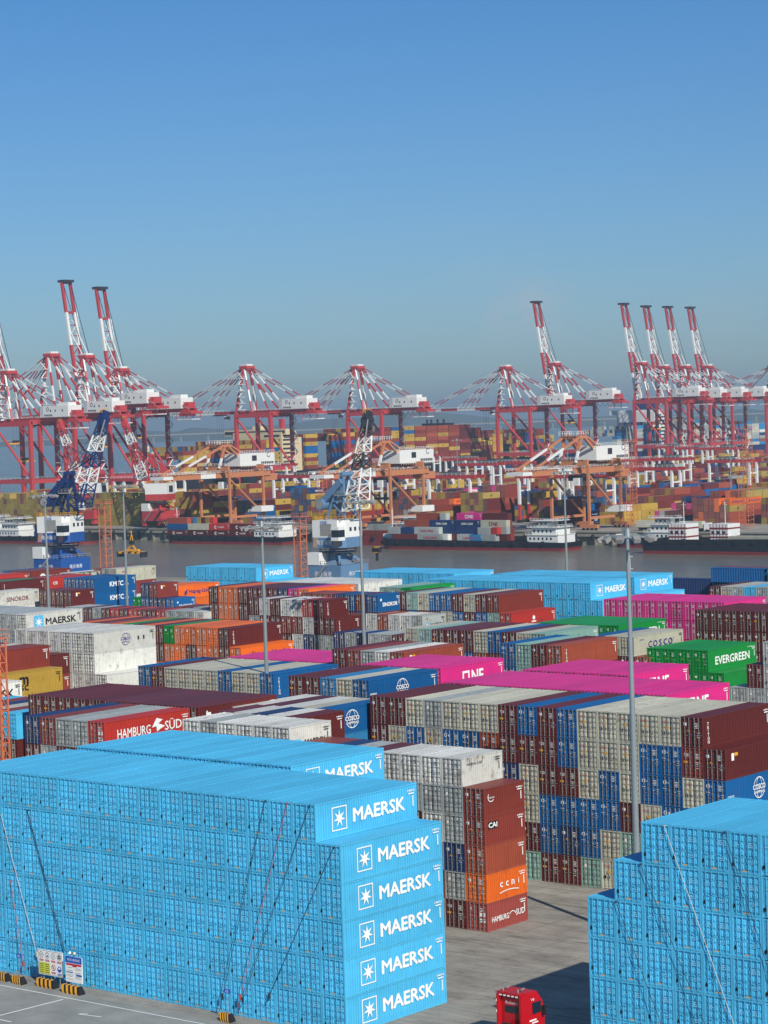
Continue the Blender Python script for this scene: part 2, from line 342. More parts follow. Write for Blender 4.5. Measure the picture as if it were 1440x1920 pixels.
        for i, ch in enumerate('TRITON'): A(tmesh(ch, .05), .95, 2.2-i*.34, .3, 'white')
    elif kind == 'cai': A(rectm(1.4, .75), .95+.3, 2.0, 1, 'black'); A(tmesh('CAI', .06, 2.5), 1.2, 2.0, .5, 'white')
    elif kind == 'swoosh': A(ringm(.42, .5, 12, 2.4, 5.6), 1.05, 1.95, 1, 'white'); A(tmesh('Textainer', .02, 5), 1.1, 1.9, .2, 'white')
    elif kind == 'ccni':
        for i, ch in enumerate('ccni'): A(tmesh(ch, .05), 2.2+i*.85, 1.5, .5, 'white')
        A(ringm(6, 6.09, 10, 1.33, 1.81), 3.3, -5.2, 1, 'white')
    elif kind == 'flag': A(rectm(.45, .7), 1.3, 2.1, 1, 'white'); A(rectm(.6, .3), 1.9, 2.3, 1, 'yel')
    elif kind == 'cronos': A(ringm(.25, .42, 12, 2.2, 5.9), 1.6, 2.1, 1, 'white'); A(rectm(.6, .3), 1.6, 2.05, 1, 'white')
    elif kind == 'cu': A(ringm(.35, .75, 14, .6, 5.6), 4.0, 1.35, 1, 'white'); A(tmesh('CULINES', .05, 5), 7.2, 1.35, .7, 'white')
    elif kind == 'ym': A(tmesh('YANG MING', .05, 7.2), 6.2, 1.3, .95, 'red')
    elif kind == 'cma': A(tmesh('CMA CGM', .06, 6), 6, 1.35, .9, 'white')
    elif kind == 'eastl': A(ringm(.5, 1.0, 14, .2, 3.0), 3.6, 1.2, 1, 'white'); A(tmesh('TS LINES', .05, 6), 7.6, 1.3, .8, 'white')
    elif kind == 'onered': A(tmesh('CSI', .08, 2), 1.6, 1.7, .6, 'white')
    elif kind == 'hollow': A(starm(8, .42, .3), mid, 1.75, 1, 'white'); A(rectm(1.2, .22), mid, 1.15, 1, 'white'); A(rectm(1.5, .7), 2.0, .9, 1, 'maroonm'); A(rectm(.4, .5), 8.3, 1.1, 1, 'maroonm')
    elif kind == 'mscbox': A(tmesh('m', .1, 1.5), 6, 1.6, .6, 'black'); A(tmesh('sc', .06, 1.8), 6, 1.0, .5, 'black')
    if kind:
        wm = 'black' if kind in ('old', 'old20', 'line20', 'cosco', 'globen', 'sino_w', 'msc', 'oocl') else 'white'
        A(tmesh('U 482716 3', .02, 1), L-.75, 2.35, .9, wm, .13); A(rectm(.7, .1), L-.75, 2.12, 1, wm)
        for k in range(5): A(rectm(.12, .16), L-.55, 1.85-k*.17, 1, wm)
    return o
def marks_to(mb, marks, slots, x=.012):
    for i, (me, cx, cy, sx, sy, m) in enumerate(marks):
        mb.add(me, lambda a, b: (x+.002*i, cx+a*sx, cy+b*sy), slots.index(m))
# ---------------------------------------------------------------- door marks: x from left edge (-2.38) to right, y = height; on the doors at y = -d
def door_marks(liv):
    o = []
    A = lambda me, x, y, sx, m, sy=None: o.append((me, x-2.38, y, sx, sy or sx, m))
    def lines(x, y, n, m, w=.42, dy=.14):
        for k in range(n): A(rectm(w*(1 if k % 2 == 0 else .75), .055), x, y-k*dy, 1, m)
    if liv == 'b':
        lines(1.75, 2.15, 3, 'pale', .6); lines(.65, 2.0, 1, 'pale', .5); A(rectm(.24, .26), .3, .62, 1, 'black'); A(rectm(.42, .08), 1.2, .19, 1, 'yel'); lines(1.8, .9, 2, 'pale', .4)
    elif liv == 'c':
        A(tmesh('OOCL', .08, 3.3), .66, 2.28, .24, 'red'); A(rectm(.3, .3), .86, 1.72, 1, 'yel'); A(rectm(.28, .3), .45, 1.2, 1, 'black'); A(rectm(.24, .28), .9, 1.2, 1, 'g')
        lines(1.6, 2.3, 2, 'g', .26); lines(2.0, 2.3, 2, 'g', .26); lines(1.6, 1.75, 2, 'g', .22)
    elif liv == 'B':
        A(ringm(.12, .2, 10), .4, 2.28, 1, 'white'); A(rectm(.14, .2), .82, 2.25, 1, 'white'); lines(1.75, 2.35, 4, 'white', .5); lines(.4, 1.7, 1, 'white', .4); A(starm(3, .13, .07), .86, 1.62, 1, 'yel')
        lines(1.95, 1.5, 3, 'white', .3, .2); lines(1.5, 1.4, 2, 'white', .2, .3)
    elif liv == 'tex':
        A(tmesh('tex', .05, 1.6), .5, 2.2, .34, 'white'); lines(1.75, 2.3, 4, 'white', .45); A(rectm(.42, .2), .4, 1.5, 1, 'yel'); lines(1.7, 1.5, 4, 'white', .28, .18)
    elif liv == 'k': A(tmesh('ONE', .08, 2.3), .62, 2.2, .26, 'white'); lines(1.8, 2.3, 3, 'white', .5); lines(1.8, 1.5, 3, 'white', .4, .2)
    elif liv in 'dmrRoGynu':
        A(rectm(.34, .28), .45, 2.2, 1, 'white'); lines(1.75, 2.3, 4, 'white', .45); A(rectm(.24, .16), .82, 1.6, 1, 'yel'); lines(1.9, 1.4, 3, 'white', .3, .2)
    elif liv == 'R2':
        A(tmesh('X', .05), .5, 2.2, .3, 'white')
        for q in (1.62, 1.98):
            for z in (1.7, 1.1): A(rectm(.28, .36), q, z, 1, 'white')
        lines(1.75, 2.3, 3, 'white', .45)
    else:
        lines(1.75, 2.3, 3, 'g', .45); A(rectm(.22, .26), .38, .75, 1, 'black'); A(rectm(.26, .3), .55, 2.1, 1, 'white'); lines(.9, 1.6, 2, 'g', .3)
    return o
M['g'] = plain('grey_marking', lin('6b6f6c'), .5, var=.05)
DM = ['white', 'black', 'red', 'yel', 'pale', 'g', 'navy', 'blue', 'sky', 'maroonm']
# ---------------------------------------------------------------- container geometry (origin: right front bottom corner; x in [-2.38,0], y in [0,L], z in [0,2.88])
CW, CH = 2.38, 2.88
def body_mb(L, det=2):
    mb = MB(); p = .13
    for x0 in (-CW, -p):
        for y0 in (0, L-p): mb.box(x0, x0+p, y0, y0+p, 0, CH)
    for x0 in (-CW, -.07):
        mb.box(x0, x0+.07, p, L-p, CH-.1, CH-.005); mb.box(x0, x0+.07, p, L-p, .0, .16)
    for y0 in (0, L-p):
        mb.box(-CW+p, -p, y0, y0+p, CH-.13, CH-.003); mb.box(-CW+p, -p, y0, y0+p, 0, .16)
    for x0 in (-CW-.004, -.158):
        for y0 in (-.006, L-.172):
            for z0 in (0, CH-.1): mb.box(x0, x0+.162, y0, y0+.178, z0-.001, z0+.122, 1)
    n = int(round((L-.3)/.277)); y = p; st = (L-2*p)/n
    for xs, sg in ((-.012, 1), (-CW+.012, -1)):
        for i in range(n):
            a = y+i*st; x1 = xs; x2 = xs-sg*.075
            seq = [(a, x1), (a+st*.4, x1), (a+st*.5, x2), (a+st*.93, x2), (a+st, x1)]
            for (ya, xa), (yb, xb) in zip(seq[:-1], seq[1:]):
                q = [(xa, ya, .16), (xb, yb, .16), (xb, yb, CH-.1), (xa, ya, CH-.1)]
                mb.poly(q if sg > 0 else q[::-1])
    mb.poly([(-p, L-.03, .16), (-CW+p, L-.03, .16), (-CW+p, L-.03, CH-.13), (-p, L-.03, CH-.13)])
    # roof with pressed cross ribs
    nr = n//2; st = (L-2*p)/nr; z1, z2 = CH-.008, CH-.028
    for i in range(nr):
        a = p+i*st; seq = [(a, z1), (a+st*.3, z1), (a+st*.42, z2), (a+st*.88, z2), (a+st, z1)]
        for (ya, za), (yb, zb) in zip(seq[:-1], seq[1:]):
            mb.poly([(-.07, ya, za), (-.07, yb, zb), (-CW+.07, yb, zb), (-CW+.07, ya, za)])
    mb.poly([(-CW+.1, .1, .1), (-CW+.1, L-.1, .1), (-.1, L-.1, .1), (-.1, .1, .1)])
    return mb
def door_mb(side, rod=None):
    """one leaf; side 0 left, 1 right; slots paint, rod, dark"""
    mb = MB(); r_ = MB(); xl = -CW+.15 if side == 0 else -CW/2+.02; xr = -CW/2-.02 if side == 0 else -.15
    zb, zt = .18, CH-.15; y = .075
    mb.box(xl, xr, y, y+.03, zb, zt)
    mb.box(xl-.015, xl+.02, y-.012, y, zb, zt, 2); mb.box(xr-.02, xr+.015, y-.012, y, zb, zt, 2)
    rows = 5; gh = (zt-zb-.1)/rows; w = xr-xl
    for r in range(rows):
        z0 = zb+.07+r*gh; z1 = z0+gh-.11
        for c in range(2):
            x0 = xl+.06+c*(w-.08)/2; x1 = x0+(w-.08)/2-.07
            a = [(x0, y, z0), (x1, y, z0), (x1, y, z1), (x0, y, z1)]; b = [(x0+.03, y-.06, z0+.08), (x1-.03, y-.06, z0+.08), (x1-.03, y-.06, z1-.02), (x0+.03, y-.06, z1-.02)]
            mb.poly(b)
            for i in range(4): j = (i+1) % 4; mb.poly([a[i], a[j], b[j], b[i]])
    for k in (.27, .73):
        if rod is None: continue
        if rod != (k > .5): continue
        x = xl+w*k; r_.box(x-.024, x+.024, y-.11, y-.065, zb-.13, zt+.1)
        for z in (zb-.1, zt+.02): r_.box(x-.07, x+.07, y-.1, y-.03, z, z+.08)
        for z in (.75, 1.45, 2.15): r_.box(x-.06, x+.06, y-.12, y-.05, z, z+.06)
        r_.box(x-.03, x+.34, y-.135, y-.105, 1.12 if k < .5 else 1.2, 1.16 if k < .5 else 1.24)
    if rod is not None: return r_
    for z in (.35, 1.05, 1.75, 2.4):
        x = xl-.09 if side == 0 else xr+.01; mb.box(x, x+.08, y-.07, y+.01, z, z+.14, 0)
    return mb
BODY = {}
for nm, L in (('40', 12.19), ('20', 6.06)): BODY[nm] = body_mb(L).mesh('container_body', [M['paint'], M['paint']])
DOOR = {}; ROD_ = {}
for sd_ in (0, 1):
    DOOR[sd_, 1] = door_mb(sd_).mesh('container_door', [M['paint'], M['paint'], M['paint']])
    DOOR[sd_, 0] = door_mb(sd_).mesh('container_door', [M['paint'], M['paint'], M['dark']])
    for rd in (False, True):
        for st_ in (0, 1): ROD_[sd_, rd, st_] = door_mb(sd_, rd).mesh('lock_rod', [M['paint'] if st_ else M['steel']])
_mk = {}
def door_mark_mesh(liv):
    if liv not in _mk:
        mb = MB()
        for me, cx, cy, sx, sy, m in door_marks(liv): mb.add(me, lambda a, b: (cx+a*sx, .006, cy+b*sy), DM.index(m))
        _mk[liv] = mb.mesh('door_marking', [M[k] for k in DM])
    return _mk[liv]
def side_mark_mesh(kind, L):
    k = (kind, L)
    if k not in _mk:
        mb = MB(); marks_to(mb, side_marks(kind, L), DM); _mk[k] = mb.mesh('side_lettering', [M[k2] for k2 in DM])
    return _mk[k]
# ================================================================= GROUND, WATER
def sheet(name, x0, x1, y0, y1, z, mat, kind='structure', label=None, cat=None):
    mb = MB(); mb.poly([(x0, y0, z), (x1, y0, z), (x1, y1, z), (x0, y1, z)]); o = mb.build(name, mat); o['kind'] = kind; return o
sheet('water', -20000, 16000, -3000, 26000, -4.5, M['water'])
gd = MB(); gd.box(-700, 700, -420, 372, -8, 0); o = gd.build('ground', M['ground']); o['kind'] = 'structure'
gd = MB(); gd.box(-962, 900, 608.6, 3400, -8, 0); o = gd.build('far_terminal_ground', M['ground']); o['kind'] = 'structure'
sheet('road', -200, 60, -60, -2.2, .004, M['asphalt'])
gm = MB()
for a, b, w in (((-46, -3.6), (30, -3.0), .11), ((-27.15, -4.0), (-27.6, -10.4), .16), ((-27.7, -11.2), (-25.2, -11.2), .14), ((-22.6, -6.6), (-20.3, -6.2), .12), ((-22.6, -6.6), (-21.9, -6.1), .12)):
    gm.beam((a[0], a[1], .008), (b[0], b[1], .008), w, .004)
o = gm.build('painted_lines', M['white']); o['kind'] = 'structure'
# quay wall with dark recessed bays and fender piles
q = MB(); q.box(-962, 900, 606.6, 608.6, -1.3, .25); x = -960
while x < 200:
    q.box(x, x+1.1, 607.2, 608.6, -6, -1.3); q.box(x+1.1, x+8, 607.9, 608.6, -6, -1.5)
    q.tube((x+.5, 606.3, -5), (x+.5, 606.3, -.4), .55, n=8, m=1); x += 8
q.box(-962, 200, 606.3, 606.7, .25, .75)
o = q.build('quay_wall', [M['concrete'], M['dark']]); tag(o, 'grey concrete quay wall with dark fender piles beyond the channel', 'quay wall')
q = MB(); q.box(-700, 700, 372, 374, -6, .3); o = q.build('near_quay_wall', M['concrete']); tag(o, 'near quay wall along the blue cranes, hidden behind the yard', 'quay wall')
# ================================================================= CONTAINER YARD
BL = []
def blk(phrase, Y, L, Xr, zt, h, rows, texts=None, liv=None, deep=None): BL.append(dict(ph=phrase, Y=Y, L=L, X=Xr, zt=zt, h=h, rows=rows, tx=texts or {}, lv=liv or {}, deep=deep))
F_, T_ = 12.19, 6.06
blk('nearest blue wall', 0, F_, 0, 17.4, 2.9, ['.'+'b'*17]+['b'*18]*5)
blk('blue rows behind the wall', 13.95, F_, -17.5, 17.4, 2.9, ['b'*11])
blk('front right blue pile', 5.8, F_, 40.1, 17.4, 2.9, ['b'*7, 'b'*8]+['b'*9]*4)
blk('short stack beside the yard lane', 34.0, T_, -12.56, 15.54, 2.59, ['.wwwwdsnmm', 'msssdsddsm', 'mswdsddsnm', 'rnsdsmdsdm', 'osmdsmdsdm', 'pdsdsmdRdm'],
    {(0, 1): 'line20', (1, 0): 'swoosh', (2, 0): 'cai', (4, 0): 'ccni', (5, 0): 'hamburg20'}, {(5, 0): 'R2', (5, 1): 'tex'})
blk('tall mixed wall by the lamp', 55.3, F_, -.44, 17.4, 2.9, ['.dcccccBdBdcccscdd', 'dmBBcccBdddrBBcBcd', 'BcBBcBcddcncBdcBdc', 'BBBcdBBBBcdBcdBcdc', 'BBBdtcBnBdcBdcBddB', 'dddtcctddtcdBcddcB'],
    {(0, 1): 'triton', (1, 0): 'flag', (2, 0): 'globe'}, {(1, 9): 'tex', (1, 10): 'tex', (2, 8): 'tex', (1, 1): 'tex'})
blk('whitish stack behind the blue roofs', 34.1, T_, -36.0, 17.1, 2.85, ['wwwwsw', 'ssdsdd'], {(0, 0): 'old20'})
blk('small stack left of the globe container', 40.6, T_, -39.9, 17.1, 2.85, ['dwnwd', 'mdsds'])
blk('stack with the globe container', 47.4, F_, -44.6, 16.5, 2.75, ['Bcwdw', 'umcds'], {(0, 0): 'globe', (1, 0): None})
blk('stack with the red lettered container', 29.3, F_, -56.7, 17.0, 2.83, ['Rssmn', 'sddsd'], {(0, 0): 'hamburg'}, {(0, 0): 'R2'})
blk('dark maroon roofs at left', 42.3, F_, -56.3, 17.0, 2.83, ['d'*11, 'd'*11], {(0, 0): 'cronos'})
blk('stack beside the orange ladder', 42.6, F_, -85.3, 14.7, 2.94, ['bmcnmb', 'dmsdbs'])
blk('grey stack far left', 55.8, F_, -113.2, 14.5, 2.9, ['wwss', 'sdws'], {(0, 0): 'old'})
blk('yellow and maroon stack at left', 69.3, F_, -120.4, 17.4, 2.9, ['.mmcm', 'yymcm', 'yyddm'], {(1, 0): 'msc', (0, 1): None, (2, 0): None})
blk('blue and cream stack past the maroon roofs', 66.3, F_, -53.3, 17.4, 2.9, ['BcudD'.replace('D', 'd'), 'BdcBd'], {(0, 0): 'globe'})
blk('cream stack behind the maroon roofs', 82.0, F_, -82.2, 15.2, 3.04, ['BcBcccccdB'.replace('BcBc', 'BccB'), 'BcddcBcdcB'], {(0, 0): 'triton'})
blk('nearest magenta rows', 68.7, F_, -15.64, 17.4, 2.9, ['k'*12, 'k'*12])
blk('right magenta rows behind', 82.3, F_, -29.4, 17.4, 2.9, ['k'*6, 'k'*7])
blk('middle magenta block', 80.3, F_, -54.2, 17.3, 2.88, ['k'*5, 'k'*5])
blk('left magenta block', 96.8, F_, -84.9, 15.0, 3.0, ['k'*8, 'k'*8])
blk('rusty row behind the magenta roofs', 94.9, F_, -71.7, 17.0, 2.83, ['rwsmd', 'dsmds'], {(0, 0): 'flag'})
blk('white refrigerated stack', 96.1, F_, -127.3, 17.4, 2.9, ['.wwwwwww', '.wwwwwww', 'wwwwwwwww'], {(0, 1): 'globen', (1, 1): None, (2, 0): None})
blk('orange and maroon stack', 132.8, F_, -136.0, 14.5, 2.9, ['.dooooGdodGomdod', 'odoodoodmoddomd', 'dodoomdoodd'], {(0, 1): 'triton', (1, 0): 'hapag'})
blk('pale grey row with emblem', 120.2, F_, -171.4, 16.8, 2.8, ['wssssssss', 'sssssssss'], {(0, 0): 'old'})
blk('short grey and red row', 168, T_, -178.4, 13, 2.6, ['wsssRdmRdRdsdss', 'sdsdmRddssdssdd'], {(0, 0): 'old20'})
blk('cream row behind the grey row', 175.4, T_, -173.8, 13, 2.6, ['cwnmdsdm', 'wsdmdsdm'], {(0, 0): 'oocl'})
blk('maroon stack in the middle', 155, T_, -135.7, 17.1, 2.85, ['.dRwwdwd', 'ddwmmdds', 'ssnwdsdm', 'dmsndsdm'], {(0, 1): 'triton', (1, 0): 'triton'})
blk('low pale row beside the maroon stack', 146.5, T_, -112.0, 13.0, 2.6, ['sdssnsn', 'sdsndsd'])
blk('stack with small emblem container', 163, T_, -124.0, 14.3, 2.86, ['swwrwr', 'srdsdm'], {(0, 0): 'old20'})
blk('blue row with white lettering', 169.7, T_, -122.6, 14.3, 2.86, ['BBnBm', 'Bndmd'], {(0, 0): 'sino_b'})
blk('long mixed row at centre', 169.4, F_, -110.8, 17.4, 2.9, ['.mdcdBBctd', 'RtBdBcdmBd', 'dBmtcdBdmc'], {(0, 1): None, (1, 0): 'hollow'})
blk('small blue lettered stack', 163.6, T_, -133.9, 17.4, 2.9, ['BdBnrrm', 'dBmnddr'], {(0, 0): 'sino_b'})
blk('mixed row with pale green end', 118.3, F_, -66.8, 17.4, 2.9, ['tcdBcdddtc', 'tcddrBddBd', 'dBmdmcdBdm'], {(0, 0): None})
blk('short row with brown end', 106.1, F_, -55.4, 17.4, 2.9, ['rdtB', 'drtBd', 'mdtdc'], {(0, 0): 'triton'})
blk('stack with the white lettered container', 131.8, F_, -59.5, 15.9, 2.65, ['.ccB', 'rddmB', '.rdmc'], {(0, 1): 'cosco', (1, 0): None})
blk('near green block', 132.0, F_, -48.0, 14.5, 2.9, ['.GGGG', 'GGGGG', 'GGGGG'], {(1, 0): None, (2, 0): None})
blk('far green block', 144.2, F_, -72.8, 16, 2.67, ['GGGGGG', 'GGGmdd'], {(0, 0): 'ever'})
blk('right magenta wall', 168, F_, -70.1, 17.4, 2.9, ['k'*9]*4)
blk('dark maroon wall at right', 156.2, F_, -46.0, 17.4, 2.9, ['d'*9]*4)
blk('grey wall at right edge', 119.6, F_, -25.0, 17.4, 2.9, ['ssss', 'ssssd', 'snssss'])
blk('far blue wall', 195.4, F_, -111.0, 17.4, 2.9, ['.'+'b'*15]+['b'*16]*3)
blk('blue rows behind the far wall', 208.9, F_, -111.1, 17.4, 2.9, ['.'+'b'*13]+['b'*14]*2, {(1, 0): None})
blk('small blue block left of the far wall', 208.1, F_, -152.9, 17.4, 2.9, ['b'*10, 'b'*10])
blk('leftmost far blue block', 245.7, F_, -233.2, 14.5, 2.9, ['..'+'b'*9]+['b'*11]*2, {(1, 0): None})
blk('orange ended row at centre', 170, F_, -154.8, 17.4, 2.9, ['oknddddood', 'ddodmddood', 'dmdoddmdod'], {(0, 0): 'hapag'})
blk('white roofs behind the orange row', 183.1, F_, -154.7, 17.4, 2.9, ['wwwwwwww', 'wwwwwwww'], {(0, 0): None})
blk('green ended row', 182.1, F_, -141.8, 17.0, 2.83, ['Gtt', 'GGtd'], {(0, 0): None})
blk('orange lettered pair', 209.3, F_, -226.0, 13.5, 2.7, ['ooo', 'oom'], {(0, 0): 'hapag'})
blk('navy and maroon short stack', 203, T_, -220.8, 14.5, 2.9, ['..mn', 'BnnBG', 'mnBGm'], {(0, 2): 'flag', (1, 0): 'sino_b'})
blk('blue lettered stack at left', 210.2, F_, -251.8, 14.5, 2.9, ['BBBB', 'BBBB'], {(0, 0): 'kmtc', (1, 0): 'kmtc'})
blk('maroon stack by the blue lettered one', 183, T_, -229.2, 14.5, 2.9, ['ddmd', 'mddd', 'mdmd'], {(0, 0): 'flag', (1, 0): 'flag'})
blk('white lettered stack at left edge', 173.6, F_, -242.0, 14.5, 2.9, ['ww', 'wws'], {(0, 0): 'sino_w', (1, 0): None})
blk('cream and grey pair near the channel', 229.5, F_, -265.3, 15.0, 3.0, ['csm', 'mmd', 'wom'], {(0, 0): 'oocl', (1, 0): None})
blk('red row near the channel', 209, F_, -264.6, 14.5, 2.9, ['RRm', 'RmR'], {(0, 0): 'onered'}, {(0, 0): 'R'})
blk('maroon lettered row near the channel', 223.5, F_, -287, 14.5, 2.9, ['mmmB', 'mmmB'], {(0, 0): 'eastl'})
blk('red row at left edge', 209.2, F_, -285.4, 14.4, 2.88, ['RR', 'RR'], {(0, 0): 'cu'}, {(0, 0): 'R'})
blk('brown row at left', 196.1, F_, -265.5, 14.5, 2.9, ['dGmm', 'dmmm'], {(0, 0): 'triton'})
blk('low cream row near the channel', 222, F_, -270.7, 14.5, 2.9, ['cw', 'mm'], {(0, 0): None})
blk('mixed row at right near the channel', 227.7, F_, -98.1, 14.5, 2.9, ['sbscd', 'bsbdcd'], {(0, 0): None})
blk('low mixed row at right', 208.9, F_, -92, 11.6, 2.9, ['wrwmsdw', 'wmsdw'], {(0, 0): None})
blk('maroon rows left edge middle', 83.5, F_, -134.5, 14.5, 2.9, ['dmrdm', 'mdrmd'], {(0, 0): None})
blk('low stack behind the maroon roofs', 56.4, F_, -62.0, 13.5, 2.7, ['wdmwwws', 'dmwsdmw'])
blk('low white rows at left front', 27.8, F_, -85.5, 14.2, 2.84, ['smdsw', 'dsmds'])
SPEC = []
for b in BL:
    b['nt'] = nt_ = max(1, round(b['zt']/b['h'])); b['he'] = b['zt']/nt_
    rnd = random.Random(b['ph']); pal = ''.join(b['rows']).replace('.', '')
    rows = list(b['rows'])
    while len(rows) < nt_:
        n = max(len(r) for r in rows); rows.append(''.join(rnd.choice(pal) for _ in range(n)))
    rows = rows[:nt_]; b['rows'] = rows
    for ti, r in enumerate(rows):
        rank = 0
        for ci, ch in enumerate(r):
            if ch == '.': continue
            rank += 1
            openside = ci == 0 or r[ci-1] == '.'
            k = b['tx'].get((ti, ci), 'def')
            if k == 'def':
                if not openside: k = None
                else: k = {'b': 'new', 'k': 'one', 'G': 'ever', 'B': 'globe'}.get(ch)
                if b['L'] < 10 and k: k = None
            lv = b['lv'].get((ti, ci)) or ('tex' if ch in 'd' and rnd.random() < .35 else 'R2' if ch == 'R' and rnd.random() < .4 else ch)
            SPEC.append(dict(b=b, t=ti, c=ci, rank=rank, ch=ch, x=b['X']-ci*2.41, y=b['Y'], z=b['zt']-(ti+1)*b['he'], L=b['L'], he=b['he'], k=k, lv=lv, open=openside))
# ---- which containers the camera can see, and how large
CELL = 3; GW, GH = 1440//CELL, 1920//CELL
buf = np.full((GH, GW), 1e9); samp = []
for s in SPEC:
    x1, y0, z0 = s['x'], s['y'], s['z']; x0, y1, z1 = x1-CW, y0+s['L'], z0+s['he']*.995
    near = np.linalg.norm(np.array([x1, y0, z0])-CAM) < 260; n = 28 if near else 14
    u, v = np.meshgrid((np.arange(n)+.5)/n, (np.arange(n)+.5)/n); u = u.ravel(); v = v.ravel(); P = []
    P.append(np.stack([x0+u*CW, np.full(u.size, y0), z0+v*(z1-z0)], 1))
    u2, v2 = np.meshgrid((np.arange(2*n)+.5)/(2*n), (np.arange(n)+.5)/n); u2 = u2.ravel(); v2 = v2.ravel()
    P.append(np.stack([np.full(u2.size, x1), y0+u2*s['L'], z0+v2*(z1-z0)], 1)); P.append(np.stack([x0+v2*CW, y0+u2*s['L'], np.full(u2.size, z1)], 1))
    P = np.concatenate(P)-CAM; zc = P@CF; px = ((720+FPX*(P@CR)/zc)/CELL).astype(int); py = ((960-FPX*(P@CU)/zc)/CELL).astype(int)
    ok = (px >= 0) & (px < GW) & (py >= 0) & (py < GH) & (zc > 1)
    px, py, zc = px[ok], py[ok], zc[ok]; samp.append((px, py, zc)); np.minimum.at(buf, (py, px), zc)
for s, (px, py, zc) in zip(SPEC, samp):
    vis = zc < buf[py, px]+1.2; s['vis'] = len(set(zip(px[vis].tolist(), py[vis].tolist()))) if vis.any() else 0
order = sorted([s for s in SPEC if s['vis'] > 3], key=lambda s: -s['vis'])
for s in order[:300]: s['ind'] = True
print('containers', len(SPEC), 'visible', len(order), 'smallest individual', order[min(299, len(order)-1)]['vis'])
ORD = ['zeroth', 'first', 'second', 'third', 'fourth', 'fifth', 'sixth', 'seventh', 'eighth', 'ninth', 'tenth', 'eleventh', 'twelfth', 'thirteenth', 'fourteenth', 'fifteenth', 'sixteenth', 'seventeenth', 'eighteenth', 'nineteenth']
KD = dict(new='white star emblem', old='dark lettering', old20='dark lettering', one='white lettering', globe='white globe emblem', globen='navy globe emblem', cosco='navy lettering', hamburg='white lettering',
          hamburg20='worn white lettering', msc='black lettering', sino_w='maroon lettering', sino_b='white lettering', kmtc='white lettering', ever='white lettering', hapag='dark lettering', ccni='white lettering', cai='white lettering')
def shade(ch):
    c = PAL[ch]; k = random.uniform(.86, 1.12) if ch not in 'bk' else random.uniform(.92, 1.06)
    w = {'b': .16, 'k': .12, 'G': .1, 'B': .3}.get(ch, .75 if ch in 'cwst' else .45)
    return tuple(min(1, x*k) for x in c[:3])+(w*random.uniform(.4, 1.1),)
for s in SPEC: s['col'] = shade(s['ch'])
def ind_container(s):
    b = s['b']; pos = 'top tier' if s['t'] == 0 else ORD[s['t']+1]+' tier down'
    n = sum(ch != '.' for ch in b['rows'][s['t']])
    col = ORD[s['rank']]+' from right'
    base = CN[s['ch']]+' container'; ext = ' with '+KD[s['k']] if s['k'] in KD else ''
    lab = f"{base}{ext}, {pos}, {col}, {b['ph']}"
    if len(lab.split()) > 16: lab = f"{base}, {pos}, {col}, {b['ph']}"
    if len(lab.split()) > 16: lab = lab.replace(' container', '')
    t = thing('shipping_container', lab, 'container', (s['x'], s['y'], s['z']), 0, 'stacked shipping containers')
    t.scale.z = s['he']/2.9
    L = '40' if s['L'] > 10 else '20'
    bo = link('body', BODY[L], t); bo.color = s['col']
    if s['y'] < 250:
        steel = 0 if s['ch'] not in 'bG' else 1
        for sd_ in (0, 1):
            d = link('door', DOOR[sd_, steel], t); d.color = s['col']
            for rd in (False, True): link('lock_rod', ROD_[sd_, rd, steel], d).color = s['col']
        link('door_marking', door_mark_mesh(s['lv']), t)
    if s['k'] and s['open']: link('side_lettering', side_mark_mesh(s['k'], s['L']), t)
    elif s['open']: link('side_lettering', side_mark_mesh('plainid', s['L']), t)
for s in SPEC:
    if s.get('ind'): ind_container(s)
# ---- all the other containers: one mesh
class Big:
    def __init__(s): s.V = []; s.LI = []; s.LT = []; s.C = []; s.n = 0
    def quads(s, V, F, C):
        V = np.asarray(V, float).reshape(-1, 3); F = np.asarray(F).reshape(-1, 4)
        s.V.append(V); s.LI.append((F+s.n).ravel()); s.LT.append(np.full(len(F), 4)); s.C.append(np.asarray(C, float).reshape(-1, 4)); s.n += len(V)
    def mesh2(s, me, fn, col):
        v, f = me; s.V.append(np.array([fn(a, b) for a, b in v], float).reshape(-1, 3))
        for q in f: s.LI.append(np.array(q)+s.n); s.LT.append(np.array([len(q)])); s.C.append(np.array([col], float))
        s.n += len(v)
    def mb(s, mb, cols):
        s.V.append(np.array(mb.v, float))
        for q, m in zip(mb.f, mb.m): s.LI.append(np.array(q)+s.n); s.LT.append(np.array([len(q)])); s.C.append(np.array([cols[m]], float))
        s.n += len(mb.v)
    def build(s, name, mat):
        me = bpy.data.meshes.new(name); V = np.concatenate(s.V); LI = np.concatenate(s.LI); LT = np.concatenate(s.LT); C = np.concatenate(s.C)
        me.vertices.add(len(V)); me.vertices.foreach_set('co', V.ravel()); me.loops.add(len(LI)); me.loops.foreach_set('vertex_index', LI.astype(np.int32))
        me.polygons.add(len(LT)); me.polygons.foreach_set('loop_start', np.concatenate([[0], np.cumsum(LT)[:-1]]).astype(np.int32)); me.polygons.foreach_set('loop_total', LT.astype(np.int32))
        me.update(calc_edges=True); a = me.attributes.new('Col', 'FLOAT_COLOR', 'FACE'); a.data.foreach_set('color', C.ravel()); me.materials.append(mat); me.validate(); me.shade_flat(); return link(name, me)
BIG = Big()
